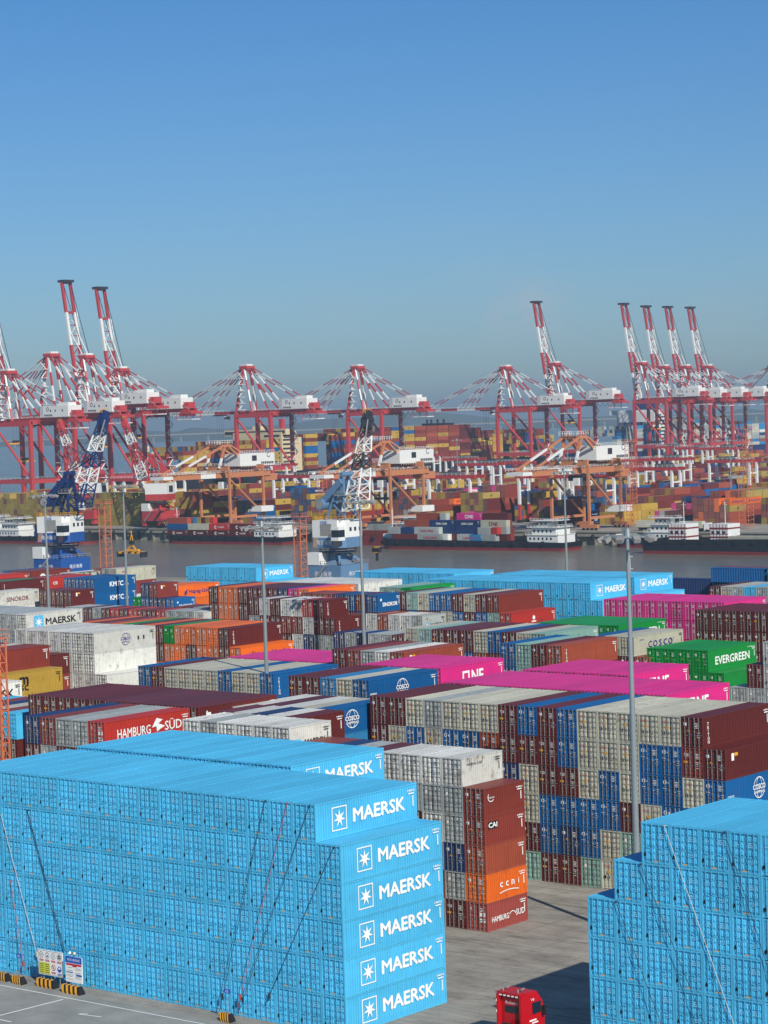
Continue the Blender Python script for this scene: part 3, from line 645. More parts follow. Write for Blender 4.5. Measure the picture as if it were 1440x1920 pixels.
def tmpl(kind):
    mb = MB()
    if kind == 'low':
        mb.box(-CW, 0, 0, 1, 0, 1)
    else:
        L = 12.19 if kind == '40' else 6.06; p = .13
        for x0 in (-CW, -p):
            for y0 in (0, L-p): mb.box(x0, x0+p, y0, y0+p, 0, CH)
        mb.box(-CW+p, -p, .03, L-p, CH-.13, CH-.01); mb.box(-CW+p, -p, .03, L-p, .05, .16)
        mb.box(-.1, -.0, p, L-p, CH-.1, CH-.005); mb.box(-CW, -CW+.1, p, L-p, CH-.1, CH-.005); mb.box(-.1, -.0, p, L-p, 0, .15)
        n = int((L-.3)/.55); st = (L-2*p)/n
        for i in range(n):
            a = p+i*st; sq = [(a, -.01), (a+st*.4, -.01), (a+st*.5, -.08), (a+st*.93, -.08), (a+st, -.01)]
            for (ya, xa), (yb, xb) in zip(sq[:-1], sq[1:]): mb.poly([(xa, ya, .15), (xb, yb, .15), (xb, yb, CH-.1), (xa, ya, CH-.1)])
        mb.poly([(-CW+.01, p, .15), (-CW+.01, p, CH-.1), (-CW+.01, L-p, CH-.1), (-CW+.01, L-p, .15)])
        mb.box(-CW+.14, -.14, .08, .1, .16, CH-.13)
        for sx in (-CW+.16, -CW/2+.02):
            w = CW/2-.2
            for r in range(4):
                z0 = .22+r*.63; mb.poly([(sx+.04, .06, z0+.05), (sx+w, .06, z0+.05), (sx+w, .05, z0+.52), (sx+.04, .05, z0+.52)]); 
            for k in (.27, .73): x = sx+w*k; mb.box(x-.03, x+.03, .0, .05, .1, CH-.08, 1)
            mb.box(sx+w+.015, sx+w+.05, .05, .075, .16, CH-.13, 2)
    V = np.array(mb.v); F = [f for f in mb.f]; m = np.array(mb.m); return V, np.array(F), m
TM = {k: tmpl(k) for k in ('low', '40', '20')}
ROD = lin('a2a19c'); DRK = lin('17181b')
def big_box(x, y, z, L, he, col, kind='low', wx=None, rod=None):
    V, F, m = TM[kind]
    V = V.copy()
    if kind == 'low': V[:, 1] *= L; V[:, 2] *= he-.03
    else: V[:, 2] *= he/2.9
    if wx: V[:, 0] *= wx/CW
    C = np.tile(np.array(col), (len(F), 1)); C[m == 1] = rod or ROD; C[m == 2] = DRK
    BIG.quads(V+np.array([x, y, z]), F, C)
MC = dict(white=lin('e2e4e0')[:3]+(0,), black=lin('16181c')[:3]+(0,), red=lin('b8242c')[:3]+(0,), yel=lin('d89c10')[:3]+(0,), pale=lin('8fc4e0')[:3]+(0,), g=lin('6b6f6c')[:3]+(0,), navy=lin('1c2c7c')[:3]+(0,), blue=lin('1a56b4')[:3]+(0,), sky=lin('5ab5de')[:3]+(0,), maroonm=lin('7a2b33')[:3]+(0,))
for s in SPEC:
    if s.get('ind'): continue
    hid = s['vis'] == 0
    big_box(s['x'], s['y'], s['z'], s['L'], s['he'], s['col'], 'low' if hid else ('40' if s['L'] > 10 else '20'), rod=s['col'] if s['ch'] in 'bG' else None)
    if hid: continue
    zs = s['he']/2.9
    if s['open']:
        for i, (me, cx, cy, sx, sy, m) in enumerate(side_marks(s['k'] or 'plainid', s['L'])):
            BIG.mesh2(me, lambda a, c: (s['x']+.03+.003*i, s['y']+cx+a*sx, s['z']+(cy+c*sy)*zs), MC[m])
    for me, cx, cy, sx, sy, m in door_marks(s['lv']):
        if len(me[0]) < 12 or m in ('red', 'white') and len(me[0]) < 60: BIG.mesh2(me, lambda a, c: (s['x']+cx+a*sx, s['y']-.02, s['z']+(cy+c*sy)*zs), MC[m])
# two long-side-on blue containers at the right by the channel (turned across the rows)
def big_turned(x, y, z, L, he, col):
    V, F, m = TM['40']; V = V.copy(); V[:, 2] *= he/2.9; V = np.stack([x+V[:, 1], y-V[:, 0]-CW, z+V[:, 2]], 1)
    C = np.tile(np.array(col), (len(F), 1)); C[m == 1] = ROD; C[m == 2] = DRK; BIG.quads(V, F[:, ::-1], C)
for x, y, zt, ch in ((-136, 272, 14.5, 'B'), (-136, 272, 11.6, 'B'), (-150.5, 279, 11.6, 'n'), (-123, 272, 14.5, 'u'), (-123, 272, 11.6, 'n'), (-136, 275, 14.5, 'm'), (-165, 279, 11.6, 'm')):
    for k in range(int(zt/2.9)):
        big_turned(x, y, zt-2.9*(k+1), 12.19, 2.9, PAL[ch][:3]+(.3,))
# ================================================================= FAR TERMINAL CONTAINERS (stuff)
FY = 'yyyyylllmmmmmddrrBnuokkstGcw'
far = []
def farblock(x0, ncol, y0, nb, tiers, pal, L=12.19, jit=1, jx=0):
    for bi in range(nb):
        Y = y0+bi*12.6; k = max(1, tiers+random.choice((-1, 0, 0, 0, jit)))
        run = [random.choice(pal) for _ in range(3)]
        for c in range(ncol):
            kk = max(1, k+random.choice((-1, 0, 0, 0, 0)))
            for t in range(kk):
                ch = random.choice(run) if random.random() < .6 else random.choice(pal)
                far.append((x0-c*2.46, Y, t*2.6, L, ch))
farblock(-672, 46, 636, 1, 6, 'llllllllmmld', jit=0)      # olive wall of doors at the left
farblock(-645, 5, 640, 2, 6, 'ymymymrmm', jit=0)
xs = -650
blocks = [(-628, 6), (-602, 5), (-572, 7), (-548, 6), (-522, 5), (-500, 6), (-476, 7), (-448, 6), (-424, 5), (-400, 6), (-374, 7), (-350, 6), (-322, 6), (-296, 7), (-268, 6), (-242, 6), (-215, 7)]
for i, (x0, nc) in enumerate(blocks):
    pals = ('mmrdBnly', 'mdrnBym', 'mryylmm', 'mdrnmks', 'rmmylo', 'nmmdrmlk')
    farblock(x0, nc, 658+random.choice((0, 6, 14, 24)), 5, random.choice((3, 4, 4, 5)), pals[i % 6])
for i, x0 in enumerate(range(-890, 60, 24)):
    for j, yb in enumerate((745, 870, 995, 1120, 1245, 1370, 1520)):
        if x0+40 < -900: continue
        farblock(x0+random.choice((-2, 0, 2)), 6, yb, 8 if j < 6 else 10, random.choice((2, 3, 3, 4)), random.choice(('yyyylmmd', 'yylmmrn', 'mmdrByn', 'ylymmd', 'mmrydms')) if j else random.choice(('mmrdBn', 'yymmr', 'yylm', 'nrmdkm')))
def cull(lst, cell=2, n=9, eps=3.0, bw=None):
    A = np.array([(a[0], a[1], a[2], a[3]) for a in lst]); gw, gh = 1440//cell, 1920//cell
    b = np.full((gh, gw), 1e9); parts = []
    u, v = np.meshgrid((np.arange(n)+.5)/n, (np.arange(4)+.5)/4); u = u.ravel(); v = v.ravel(); o = np.ones(u.size)
    T = np.concatenate([np.stack([-u*CW, 0*o, v*2.6], 1), np.stack([0*o, u, v*2.6], 1), np.stack([-v*CW, u, 2.6*o], 1)])
    for i in range(len(A)):
        P = T.copy(); P[:, 1] *= A[i, 3]; P = P+A[i, :3]-CAM; zc = P@CF
        px = ((720+FPX*(P@CR)/zc)/cell).astype(int); py = ((960-FPX*(P@CU)/zc)/cell).astype(int)
        ok = (px >= 0) & (px < gw) & (py >= 0) & (py < gh); px, py, zc = px[ok], py[ok], zc[ok]; parts.append((px, py, zc))
        if len(px): np.minimum.at(b, (py, px), zc)
    return [lst[i] for i, (px, py, zc) in enumerate(parts) if len(px) and (zc < b[py, px]+eps).any()]
far = cull(far)
print('far containers', len(far))
def marks_big(x, y, z, kind, L, he=2.6):
    zs = he/2.9
    for i, (me, cx, cy, sx, sy, m) in enumerate(side_marks(kind, L)):
        BIG.mesh2(me, lambda a, c: (x+.03+.003*i, y+cx+a*sx, z+(cy+c*sy)*zs), MC[m])
def dirt(ch, k=.12):
    c = PAL[ch]; q_ = random.uniform(.75, 1.15); return tuple(min(1, v*q_) for v in c[:3])+(k,)
def dark_of(c): return tuple(v*.5 for v in c[:3])+(0,)
for (x, y, z, L, ch) in far:
    col = dirt(ch); big_box(x, y, z, L, 2.6, col)
    if y < 760:
        for sx in (.08, .3, .55, .77):   # locking rods on the doors
            v = x-CW+CW*(sx+.08); BIG.quads([(v-.05, y-.04, z+.1), (v+.05, y-.04, z+.1), (v+.05, y-.04, z+2.5), (v-.05, y-.04, z+2.5)], [(0, 1, 2, 3)], [dark_of(col) if ch in 'ly' else ROD])
    if ch in 'yl' and random.random() < .8: marks_big(x, y, z, 'mscbox', 12.19)
    elif ch == 'k' and y < 800: marks_big(x, y, z, 'one', 12.19)
    elif ch == 'o' and y < 800: marks_big(x, y, z, 'hapag', 12.19)
    elif ch in 'nB' and random.random() < .3: marks_big(x, y, z, 'cma', 12.19)
# ---- cargo helper: containers lying across (long side faces the camera side -Y)
def across(x, y, z, ch, L=12.19, he=2.6, kind=None, k=.1):
    col = dirt(ch, k); V, F, m = TM['low']; V = V.copy(); V[:, 1] *= L; V[:, 2] *= he-.03
    V = np.stack([x+V[:, 1], y-V[:, 0]-CW, z+V[:, 2]], 1); BIG.quads(V, F[:, ::-1], np.tile(np.array(col), (len(F), 1)))
    n = int(L/.6)
    for i in range(n):   # flat strips for the side pressings, groove shade put into a darker body colour
        a = x+.3+i*(L-.6)/n; BIG.quads([(a, y-CW-.03, z+.15), (a+.22, y-CW-.03, z+.15), (a+.22, y-CW-.03, z+he-.15), (a, y-CW-.03, z+he-.15)], [(0, 1, 2, 3)], [tuple(v*.82 for v in col[:3])+(k,)])
    if kind:
        for i, (me, cx, cy, sx, sy, mm) in enumerate(side_marks(kind, L)):
            BIG.mesh2(me, lambda a, c: (x+cx+a*sx, y-CW-.06-.003*i, z+(cy+c*sy)*he/2.9), MC[mm])
# ================================================================= SHIPS AT THE FAR QUAY
def hull_ring(L, W, z0, z1, bow, n=8, flare=.85):
    """outline along +x, stern at 0, bow at L"""
    pts = [(0, -W/2), (L-bow, -W/2)]+[(L-bow+bow*math.sin(t*math.pi/2), -W/2*math.cos(t*math.pi/2)) for t in [i/n for i in range(1, n)]]+[(L, 0)]
    pts += [(x, -y) for x, y in reversed(pts[:-1])]; return pts
def hull(mb, L, W, z0, z1, zw, bow, ms=(0, 1), sheer=0):
    P = hull_ring(L, W, z0, z1, bow); n = len(P)
    def lvl(z, k): return [(L/2+(x-L/2)*k, y*k, z+(sheer*max(0, (x-L*.75)/(L*.25))**2 if z == z1 else 0)) for x, y in P]
    A, B_, C_ = lvl(z0, .97), lvl(zw, .985), lvl(z1, 1)
    for lo, hi, m in ((A, B_, ms[0]), (B_, C_, ms[1])):
        for i in range(n): j = (i+1) % n; mb.poly([lo[i], lo[j], hi[j], hi[i]], m)
    mb.poly([(x, y, z-.9) for x, y, z in C_], ms[1])
def big_ship(name, label, X, y0, y1, W, top, hullm, words=None):
    t = thing(name, label, 'ship', (X, y0, -4.5)); L = y1-y0
    mb = MB(); v0 = MB(); hull(v0, L, W, -1, 16, 5.5, 40)
    v0.v = [(-y, x, z) for x, y, z in v0.v]; v0.build('hull', [M['hull_red'], hullm], t)
    mb = MB()
    for z in (0,): 
        mb.box(-W/2+1, W/2-1, 4, L-42, 15, 17)
    mb.build('hatch_covers', M['hull_black'], t)
    if words:
        mb = MB(); mb.add(tmesh(words, .05, 8), lambda a, b: (W/2+.15, 150+a*9, 12+b*7), 0); mb.build('hull_lettering', M['white'], t)
    return t
def ship_cargo(X, y0, W, prof, z0, pal, cols=22):
    for i, n in enumerate(prof):
        if n <= 0: continue
        Y = y0+i*13.35; run = random.choice(pal)
        for t in range(n):
            ch2 = random.choice(pal) if random.random() < .5 else run
            for c in range(cols):
                if c > 1 and t < n-2: continue
                ch = ch2 if c == 0 else random.choice(pal)
                far2.append((X+W/2-c*2.46, Y, z0+t*2.7, 12.4, ch))
far2 = []
SX = -1000
big_ship('container_ship', 'giant container ship with cream bridge, loaded with yellow and maroon boxes', SX, 955, 1418, 58, 30, M['hull_black'], 'CMA CGM')
prof = [6, 6, 7, 7, 7, 8, 8, 0, 0, 9, 0, 9, 9, 9, 9, 10, 10, 10, 10, 10, 10, 10, 10, 9, 8, 7, 0, 6, 8, 8, 6]
ship_cargo(SX, 962, 58, prof, 13, 'yyyymmmmdrmB')
t = [o for o in COL.objects if o.name == 'container_ship'][0]
mb = MB(); mb.box(-20, 26, 106, 118, 16, 44); mb.box(-29, 29, 107, 115, 42, 46); mb.box(14, 28, 116, 124, 16, 40)
for z in range(20, 44, 3):
    mb.box(26, 26.3, 107, 117, z, z+1.1, 1); mb.box(10, 24, 105.7, 106, z, z+1.1, 1)
mb.box(-28, 28, 106.6, 107, 43.2, 45, 1); mb.beam((29, 116, 44), (24, 128, 26), 1.6); mb.beam((0, 112, 46), (0, 112, 56), .8); mb.box(-4, 4, 109, 113, 46, 48.5); mb.box(20, 23, 110, 113, 46, 53, 2)
mb.build('bridge', [M['ship_cream'], M['glass'], M['crane_red']], t)
mb = MB(); mb.box(6, 27.5, 284, 295, 16, 44.5); mb.box(5.9, 27.6, 283.9, 295.1, 42.8, 43.8, 1); mb.box(5.9, 27.6, 283.9, 295.1, 44.5, 46, 1)
for a in (6, 10, 16, 22): mb.tube((a+1, 289, 46), (a+1, 289, 49), .8, m=1)
mb.build('funnel', [M['ship_cream'], M['hull_black']], t)
mb = MB(); mb.box(3, 28, 386, 400, 16, 39); mb.beam((28.3, 386, 20), (28.3, 393, 40), 1.5, m=1); mb.beam((28.3, 400, 20), (28.3, 393, 40), 1.5, m=1); mb.build('lashing_bridge', [M['crane_dark'], M['ship_cream']], t)
mb = MB(); mb.tube((18, -14, 16), (18, -14, 38), 1.4, .8); mb.box(13, 22, -15, -13, 32, 34); mb.build('fore_mast', M['ship_cream'], t)
big_ship('container_ship', 'distant container ship with white bridge and grey and blue boxes behind the right cranes', SX-8, 1475, 1830, 48, 30, M['crane_navy'])
ship_cargo(SX-8, 1482, 48, [7, 8, 8, 8, 9, 0, 0, 9, 9, 9, 8, 8, 9, 8, 7, 8, 7, 7, 6, 6, 5], 12, 'nBwsssrmcu', 14)
t2 = [o for o in COL.objects if o.name.startswith('container_ship.')][0]
mb = MB(); mb.box(-16, 22, 66, 84, 16, 49); mb.box(-24, 24, 67, 76, 47, 51)
for z in range(20, 46, 3): mb.box(22, 22.3, 67, 83, z, z+1.1, 1)
mb.box(-5, 12, 76, 84, 51, 57, 2); mb.beam((0, 70, 51), (0, 70, 62), .9); mb.build('bridge', [M['ship_white'], M['glass'], M['crane_navy']], t2)
t3 = big_ship('container_ship', 'container ship far off at the right edge with white bridge house', SX-8, 1895, 2180, 46, 30, M['hull_black'])
ship_cargo(SX-8, 1900, 46, [7, 7, 8, 8, 8, 0, 0, 8, 8, 7, 7, 7, 6, 6], 12, 'nBwssrmy', 12)
mb = MB(); mb.box(-16, 22, 66, 84, 16, 45); mb.box(-22, 22.5, 67, 76, 43, 47); mb.build('bridge', M['ship_white'], t3)
far2 = cull(far2)
for (x, y, z, L, ch) in far2:
    col = dirt(ch); big_box(x, y, z, L, 2.7, col)
    if ch == 'y' and random.random() < .85: marks_big(x, y, z, 'mscbox', 12.19)
# ================================================================= SHIP-TO-SHORE CRANES
CRM = [M['crane_red'], M['crane_white'], M['crane_dark'], M['glass']]
STS_L = ['red and white quay crane at the left edge with its boom raised', 'red and white quay crane with lowered boom between the two raised ones at left', 'tallest red and white quay crane with boom raised, second raised from left',
         'red and white quay crane with raised boom, right of the tallest one', 'lowered red and white quay crane left of centre, behind the first orange crane', 'lowered red and white quay crane just behind the lattice jib at centre',
         'lowered red and white quay crane right of centre, left of a raised boom', 'quay crane with a single raised boom right of centre', 'leftmost and tallest of four raised quay cranes at right',
         'second of the four raised quay cranes at right', 'third of the four raised quay cranes at right', 'rightmost of the four raised quay cranes at right', 'quay crane at the far right edge with lowered boom']
def sts(i, Y, up, za, zg, blen=77):
    g = 'red and white ship to shore cranes along the far quay'
    t = thing('quay_crane', STS_L[i], 'crane', (-930, Y, 0), 0, g)   # local -x = over the ship, +x = landward
    H = 10; G = 30
    for sx in (0, G):
        for sy in (-H, H):
            mb = MB(); mb.beam((sx, sy, 2), (sx, sy, zg+1), 2.3, 1.9)
            mb.box(sx-1.3, sx+1.3, sy-6, sy+6, 1.2, 3.2); mb.box(sx-1, sx+1, sy-5, sy+5, 0, 1.2, 2)
            if sy > 0 and sx: # stair tower up the leg
                for k in range(2, int(zg), 5):
                    s_ = 1 if (k//5) % 2 else -1
                    mb.beam((sx+2.2, sy+2.2*s_, k), (sx+2.2, sy-2.2*s_, k+5), .5, m=1); mb.box(sx+1.2, sx+3.2, sy-2.8, sy+2.8, k, k+.25, 1)
            mb.build('leg', CRM, t)
    mb = MB()
    for sy in (-H, H):
        mb.beam((0, sy, 17), (G, sy, 17), 1.9, 2.4); mb.beam((-1, sy, zg-1), (G+1, sy, zg-1), 2, 2.6)
        mb.tube((1, sy, zg-3), (G-1, sy, 19), .75); mb.rail([(0, sy-1, 18.2), (G, sy-1, 18.2)], 1.1, .1, 1, 4)
    for sx in (0, G): mb.beam((sx, -H, 17), (sx, H, 17), 1.8, 2.4); mb.beam((sx, -H, zg), (sx, H, zg), 2, 2.6)
    mb.build('portal_frame', CRM, t)
    mb = MB()
    for sy in (-3.3, 3.3):
        mb.band((2, sy, zg+1.2), (G+32, sy, zg+1.2), 1.1, (), (0,), 2.0)
    for x in range(4, G+32, 7): mb.beam((x, -3.3, zg+.7), (x, 3.3, zg+.7), .6)
    mb.rail([(2, -4.6, zg+2), (G+32, -4.6, zg+2)], 1.1, .1, 1, 4); mb.rail([(2, 4.6, zg+2), (G+32, 4.6, zg+2)], 1.1, .1, 1, 4)
    mb.box(G+26, G+35, -5, 5, zg-1, zg+.5, 0); mb.box(G+22, G+34, -4, 4, zg-4.5, zg-4, 1)
    for x in (G+22, G+28, G+34):
        for y in (-4, 4): mb.beam((x, y, zg-4.5), (x, y, zg), .25, m=0)
    mb.box(G+27, G+31, -3, 3, zg+2.2, zg+6, 0)
    # festoon loops of cable below the girder
    for k in range(12):
        x = 8+k*4.2
        for a in range(5):
            p = lambda q_: (x+q_*4.2/5, 4.2, zg-.4-2.6*math.sin(math.pi*q_/5)); mb.beam(p(a), p(a+1), .16, m=2)
    mb.build('girder', CRM, t)
    # apex frame
    mb = MB(); A1 = (1.5, 0, za)
    for sy in (-H, H):
        mb.band((0, sy, zg), (1.5, sy*.3, za), 1.5, (.18, .45, .62), (0, 0, 1, 0), 1.3)
        mb.band((G*.42, sy*.8, zg+1), (2, sy*.3, za), 1.0, (.25, .5, .72), (0, 1, 0, 1)); mb.rail([(-1, sy*.3, za+1), (5, sy*.3, za+1)], 1.2, .12, 1, 2)
    mb.box(-1.5, 5, -4, 4, za-.6, za+1.2); mb.box(-1, 4, -3, 3, za+1.2, za+2.4, 1)
    for k in range(6):
        z = zg+3+k*(za-zg-6)/6; s_ = 1 if k % 2 else -1; mb.beam((3, -H*.8+2*s_, z), (3, -H*.8-2*s_, z+4), .45, m=1); mb.box(1.5, 4.5, -H*.8-2.5, -H*.8+2.5, z, z+.25, 1)
    mb.box(4, 5.4, 2, 3.4, zg+2, zg+14, 1); mb.build('apex_frame', CRM, t)
    mb = MB()
    for sy in (-3, 3):
        mb.band((3, sy, za), (G+1, sy*1.1, zg+3), .95, (.2, .4, .62, .82), (0, 1, 0, 1)); mb.band((4, sy, za), (G+30, sy*1.3, zg+3), .55, (.15, .3, .45, .6, .75, .88), (0, 1))
    mb.build('back_stays', CRM, t)
    # boom
    mb = MB(); hinge = Vector((-2, 0, zg+1.2))
    if up: d = Vector((-math.cos(math.radians(81)), 0, math.sin(math.radians(81))))
    else: d = Vector((-1, 0, 0))
    nrm = Vector((d.z, 0, -d.x)) if up else Vector((0, 0, 1))
    P = lambda s_, y, h=0: hinge+d*s_+Vector((0, y, 0))+nrm*h
    for sy in (-3.3, 3.3):
        mb.band(P(0, sy), P(blen, sy), 1.7 if up else 1.1, (.28, .5, .76) if up else (.3, .52, .72, .88), (1, 0, 1, 0) if up else (0, 1, 0, 1, 0), 1.5 if up else 1.9)
    for k in range(1, 9 if up else 12):
        s_ = k*blen*.74/9 if up else k*blen/12; mb.beam(P(s_, -3.3), P(s_, 3.3), .5)
        if up: mb.beam(P(s_, -3.3 if k % 2 else 3.3), P(s_+blen*.74/9, 3.3 if k % 2 else -3.3), .45, m=1 if k > 5 else 0)
    mb.beam(P(blen*.76, -3.3), P(blen*.76, 3.3), 1.4); mb.beam(P(blen, -3.9), P(blen, 3.9), 1.6)
    if up:
        for s_ in range(4, int(blen*.75), 4): mb.beam(P(s_, 4.4, 1), P(s_+2, 4.4, 1), .3, m=1); mb.beam(P(s_, 3.3, 0), P(s_, 4.8, 1), .25, m=1)
        for k in range(1, 7): mb.beam(P(k*9, 4.6, 1.2), P(k*9+9, 4.6, 1.2), .22, m=1)
        mb.box(*sum([[min(a, b), max(a, b)] for a, b in ((P(blen, 0).x-3, P(blen, 0).x+3), (-4, 4), (P(blen, 0).z, P(blen, 0).z+1.5))], []), 2)
    else: mb.rail([P(2, 4.6, .8), P(blen, 4.6, .8)], 1.1, .1, 1, 4); mb.rail([P(2, -4.6, .8), P(blen, -4.6, .8)], 1.1, .1, 1, 4)
    mb.build('boom', CRM, t)
    mb = MB()
    if up:
        for sy in (-3, 3):
            mb.tube(P(blen*.97, sy, 1), (2, sy*.7, za+1), .22, m=2, n=5); mb.tube(P(blen*.6, sy, 1), (1, sy*.7, za+1), .3, m=1, n=5); mb.tube(P(blen*.3, sy, 1), (0, sy*.7, za), .35, m=0, n=5)
    else:
        for sy in (-3, 3):
            for f in (.92, .52, .4): mb.band((0, sy*.7, za), P(blen*f, sy*1.05, 1), .5, (.12, .25, .38, .5, .63, .75, .88), (0, 1))
    mb.build('fore_stays', CRM, t)
    # machinery house
    mb = MB(); x0, x1, z0, z1 = G+1, G+27, zg+2.4, zg+8.8
    pr = [(x0+1.5, -4.5), (x0+5, -5.2), (x1, -5.2), (x1, 5.2), (x0+1.5, 5.2)]
    n = len(pr)
    mb.poly([(a, b, z1) for a, b in pr]); mb.poly([(a, b, z0) for a, b in reversed(pr)])
    for k in range(n): (a, b), (c, e) = pr[k], pr[(k+1) % n]; mb.poly([(a, b, z0), (c, e, z0), (c, e, z1), (a, b, z1)])
    mb.box(x0+16, x0+24, -3, 3, z1, z1+1.8)
    for x in (x0+11, x0+15, x0+21): mb.box(x, x+.8, -5.3, -5.2, z0+3, z0+4.2, 2)
    for k in range(6): mb.box(x0+6+k*1.2, x0+6.8+k*1.2, -5.3, -5.2, z0+.5, z0+1.5, 2)
    mb.add(ringm(.8, 1.1, 12), lambda a, b: (x0+9+a, -5.32, z0+4.5+b), 2)
    mb.rail([(x0, -6.4, z0-.4), (x1+2, -6.4, z0-.4)], 1.1, .1, 1, 2); mb.rail([(x0+5, -5, z1), (x1, -5, z1)], 1, .1, 1, 3); mb.build('machinery_house', [M['crane_white'], M['crane_white'], M['crane_dark']], t)
    # trolley, operator cab, spreader on ropes
    tx = 14 if up else -36+i*3; mb = MB(); mb.box(tx-3, tx+3, -3.6, 3.6, zg-.6, zg+.2, 2); mb.box(tx+3, tx+5.5, 1, 3.8, zg-3.4, zg-.6, 1); mb.box(tx+2.9, tx+5.6, .95, 3.85, zg-2.4, zg-1.4, 3)
    zsp = zg-(14 if i % 2 else 22)
    for y in (-1.8, 1.8):
        for x in (-1, 1): mb.tube((tx+x, y, zg), (tx+x*.8, y, zsp+1.5), .07, m=2, n=4)
    mb.build('trolley', CRM, t)
    mb = MB(); mb.box(tx-1.2, tx+1.2, -6, 6, zsp-.8, zsp, 0); mb.box(tx-1, tx+1, -2, 2, zsp, zsp+1.6, 1); mb.build('spreader', [M['yel'], M['crane_dark']], t)
for i, a in enumerate(((778, 1, 80, 51), (812, 0, 90, 53), (840, 1, 89, 57.5), (868, 1, 81, 54), (980, 0, 82, 52), (1090, 0, 81.5, 51), (1258, 0, 80.5, 50), (1320, 1, 83, 53), (1438, 1, 83, 53.5), (1470, 1, 80, 52), (1502, 1, 80, 52), (1536, 1, 80, 52), (1640, 0, 80, 52))): sts(i, *a)
# ================================================================= ORANGE FEEDER CRANES
OM = [M['crane_orange'], M['crane_white'], M['crane_dark'], M['glass'], M['navy']]
OL = ['leftmost orange quay crane with white machinery house beside the channel', 'middle orange quay crane with white house, behind the lattice jib', 'rightmost orange quay crane with white machinery house beside the channel']
def feeder(i, X):
    t = thing('feeder_crane', OL[i], 'crane', (X, 625, 0), 0, 'orange cranes on the channel quay'); W = 18; G = 22; zg = 23.5
    for sx in (0, -W):
        for sy in (0, G):
            mb = MB(); mb.beam((sx, sy, 1.5), (sx, sy, zg+2 if sy == 0 else zg+4), 1.0, .95); mb.box(sx-4, sx+4, sy-.9, sy+.9, .9, 2.3)
            for k in (-3, -1, 1, 3): mb.tube((sx+k, sy-.4, .5), (sx+k, sy+.4, .5), .5, m=2)
            mb.build('leg', OM, t)
    mb = MB()
    for sx in (0, -W): mb.beam((sx, 0, zg), (sx, G, zg), 1.3, 2.2); mb.tube((sx, .5, zg-2), (sx, G-.8, 5.5), .5); mb.beam((sx, 0, 4.8), (sx, G, 4.8), 1, 1)
    for sy in (0, G): mb.beam((0, sy, zg+3), (-W, sy, zg+3), 1.3, 2.4)
    mb.rail([(-1, -1.2, zg+4.2), (-W, -1.2, zg+4.2)], 1.1, .12, 1, 2); mb.build('portal_frame', OM, t)
    mb = MB()
    for x in (-W/2-3, -W/2+3): mb.band((x, -30, zg), (x, G+11, zg), 1.2, (.28, .43), (0, 1, 0), 2.4)
    mb.rail([(-W/2+4.4, -36, zg+1), (-W/2+4.4, G+11, zg+1)], 1.1, .12, 1, 2.2); mb.rail([(-W/2-4.4, -36, zg+1), (-W/2-4.4, 0, zg+1)], 1.1, .12, 1, 2.2)
    mb.box(-W/2-4, -W/2+4, -36, -30, zg-.8, zg+.6, 1); mb.box(-W/2-3, -W/2+3, G+8, G+16, zg-3.5, zg-.5, 0); mb.build('girder', OM, t)
    mb = MB(); za = 36.5
    for x in (-W/2-4, -W/2+4):
        mb.band((x, -1, zg+3), (x, 3, za), .9, (.45,), (1, 0)); mb.band((x, G-4, zg+3), (x, 5, za), .9, (.15, .55), (0, 1, 0)); mb.band((x, -30, zg+1), (x, 2, za), .8, (.3, .65), (0, 1, 0))
        mb.band((x, G+6, zg+3), (x, 7, za), .7, (.2, .6), (0, 1, 0)); mb.rail([(x, 0, za+.8), (x, 8, za+.8)], 1.6, .15, 1, 1.6)
    mb.box(-W/2-4.5, -W/2+4.5, 1, 7, za-.5, za+.6); mb.rail([(-W/2-4.5, 0, za+.8), (-W/2+4.5, 0, za+.8)], 1.6, .15, 1, 1.6); mb.build('apex_frame', OM, t)
    mb = MB(); x0, x1, y0, y1, z0, z1 = -W/2-4.5, -W/2+5.5, G-11, G+12, zg+3.6, zg+9.2
    mb.box(x0, x1, y0, y1, z0, z1)
    for k in range(7): mb.box(x1, x1+.12, y1-9+k*1.2, y1-8.2+k*1.2, z0+.5, z0+1.7, 2)
    mb.add(ringm(.9, 1.2, 12, .8, 6), lambda a, b: (x1+.06, y0+19+a, z0+4.7+b), 2); mb.box(x1, x1+.1, y0+8, y0+11, z0+2.2, z0+4.6, 2)
    mb.rail([(x1, y0, z1), (x1, y1, z1)], 1.2, .12, 1, 1.6); mb.rail([(x1+.8, y0, z0-.6), (x1+.8, y1+3, z0-.6)], 1.2, .12, 1, 1.6); mb.build('machinery_house', [M['crane_white'], M['crane_white'], M['crane_dark']], t)
    mb = MB(); mb.box(-W/2-3.5, -W/2+3.5, 4, 12, zg-4.2, zg-2, 2); mb.box(-W/2+1, -W/2+3.6, 1, 4, zg-6, zg-3, 1)
    for x in (-2, 2): mb.tube((-W/2+x, 8, zg-3), (-W/2+x, 8, 13), .08, m=2, n=4)
    mb.box(-W/2-6, -W/2+6, 7, 9, 12, 13, 2); mb.build('trolley', OM, t)
    mb = MB(); mb.box(-2, 4, G-6, G+2, 6.5, 9, 1); mb.rail([(-2, G-8, 6.3), (-2, G+4, 6.3)], 1.2, .12, 1, 1.5); mb.build('platform', OM, t)
for i, X in enumerate((-608, -515, -414)): feeder(i, X)
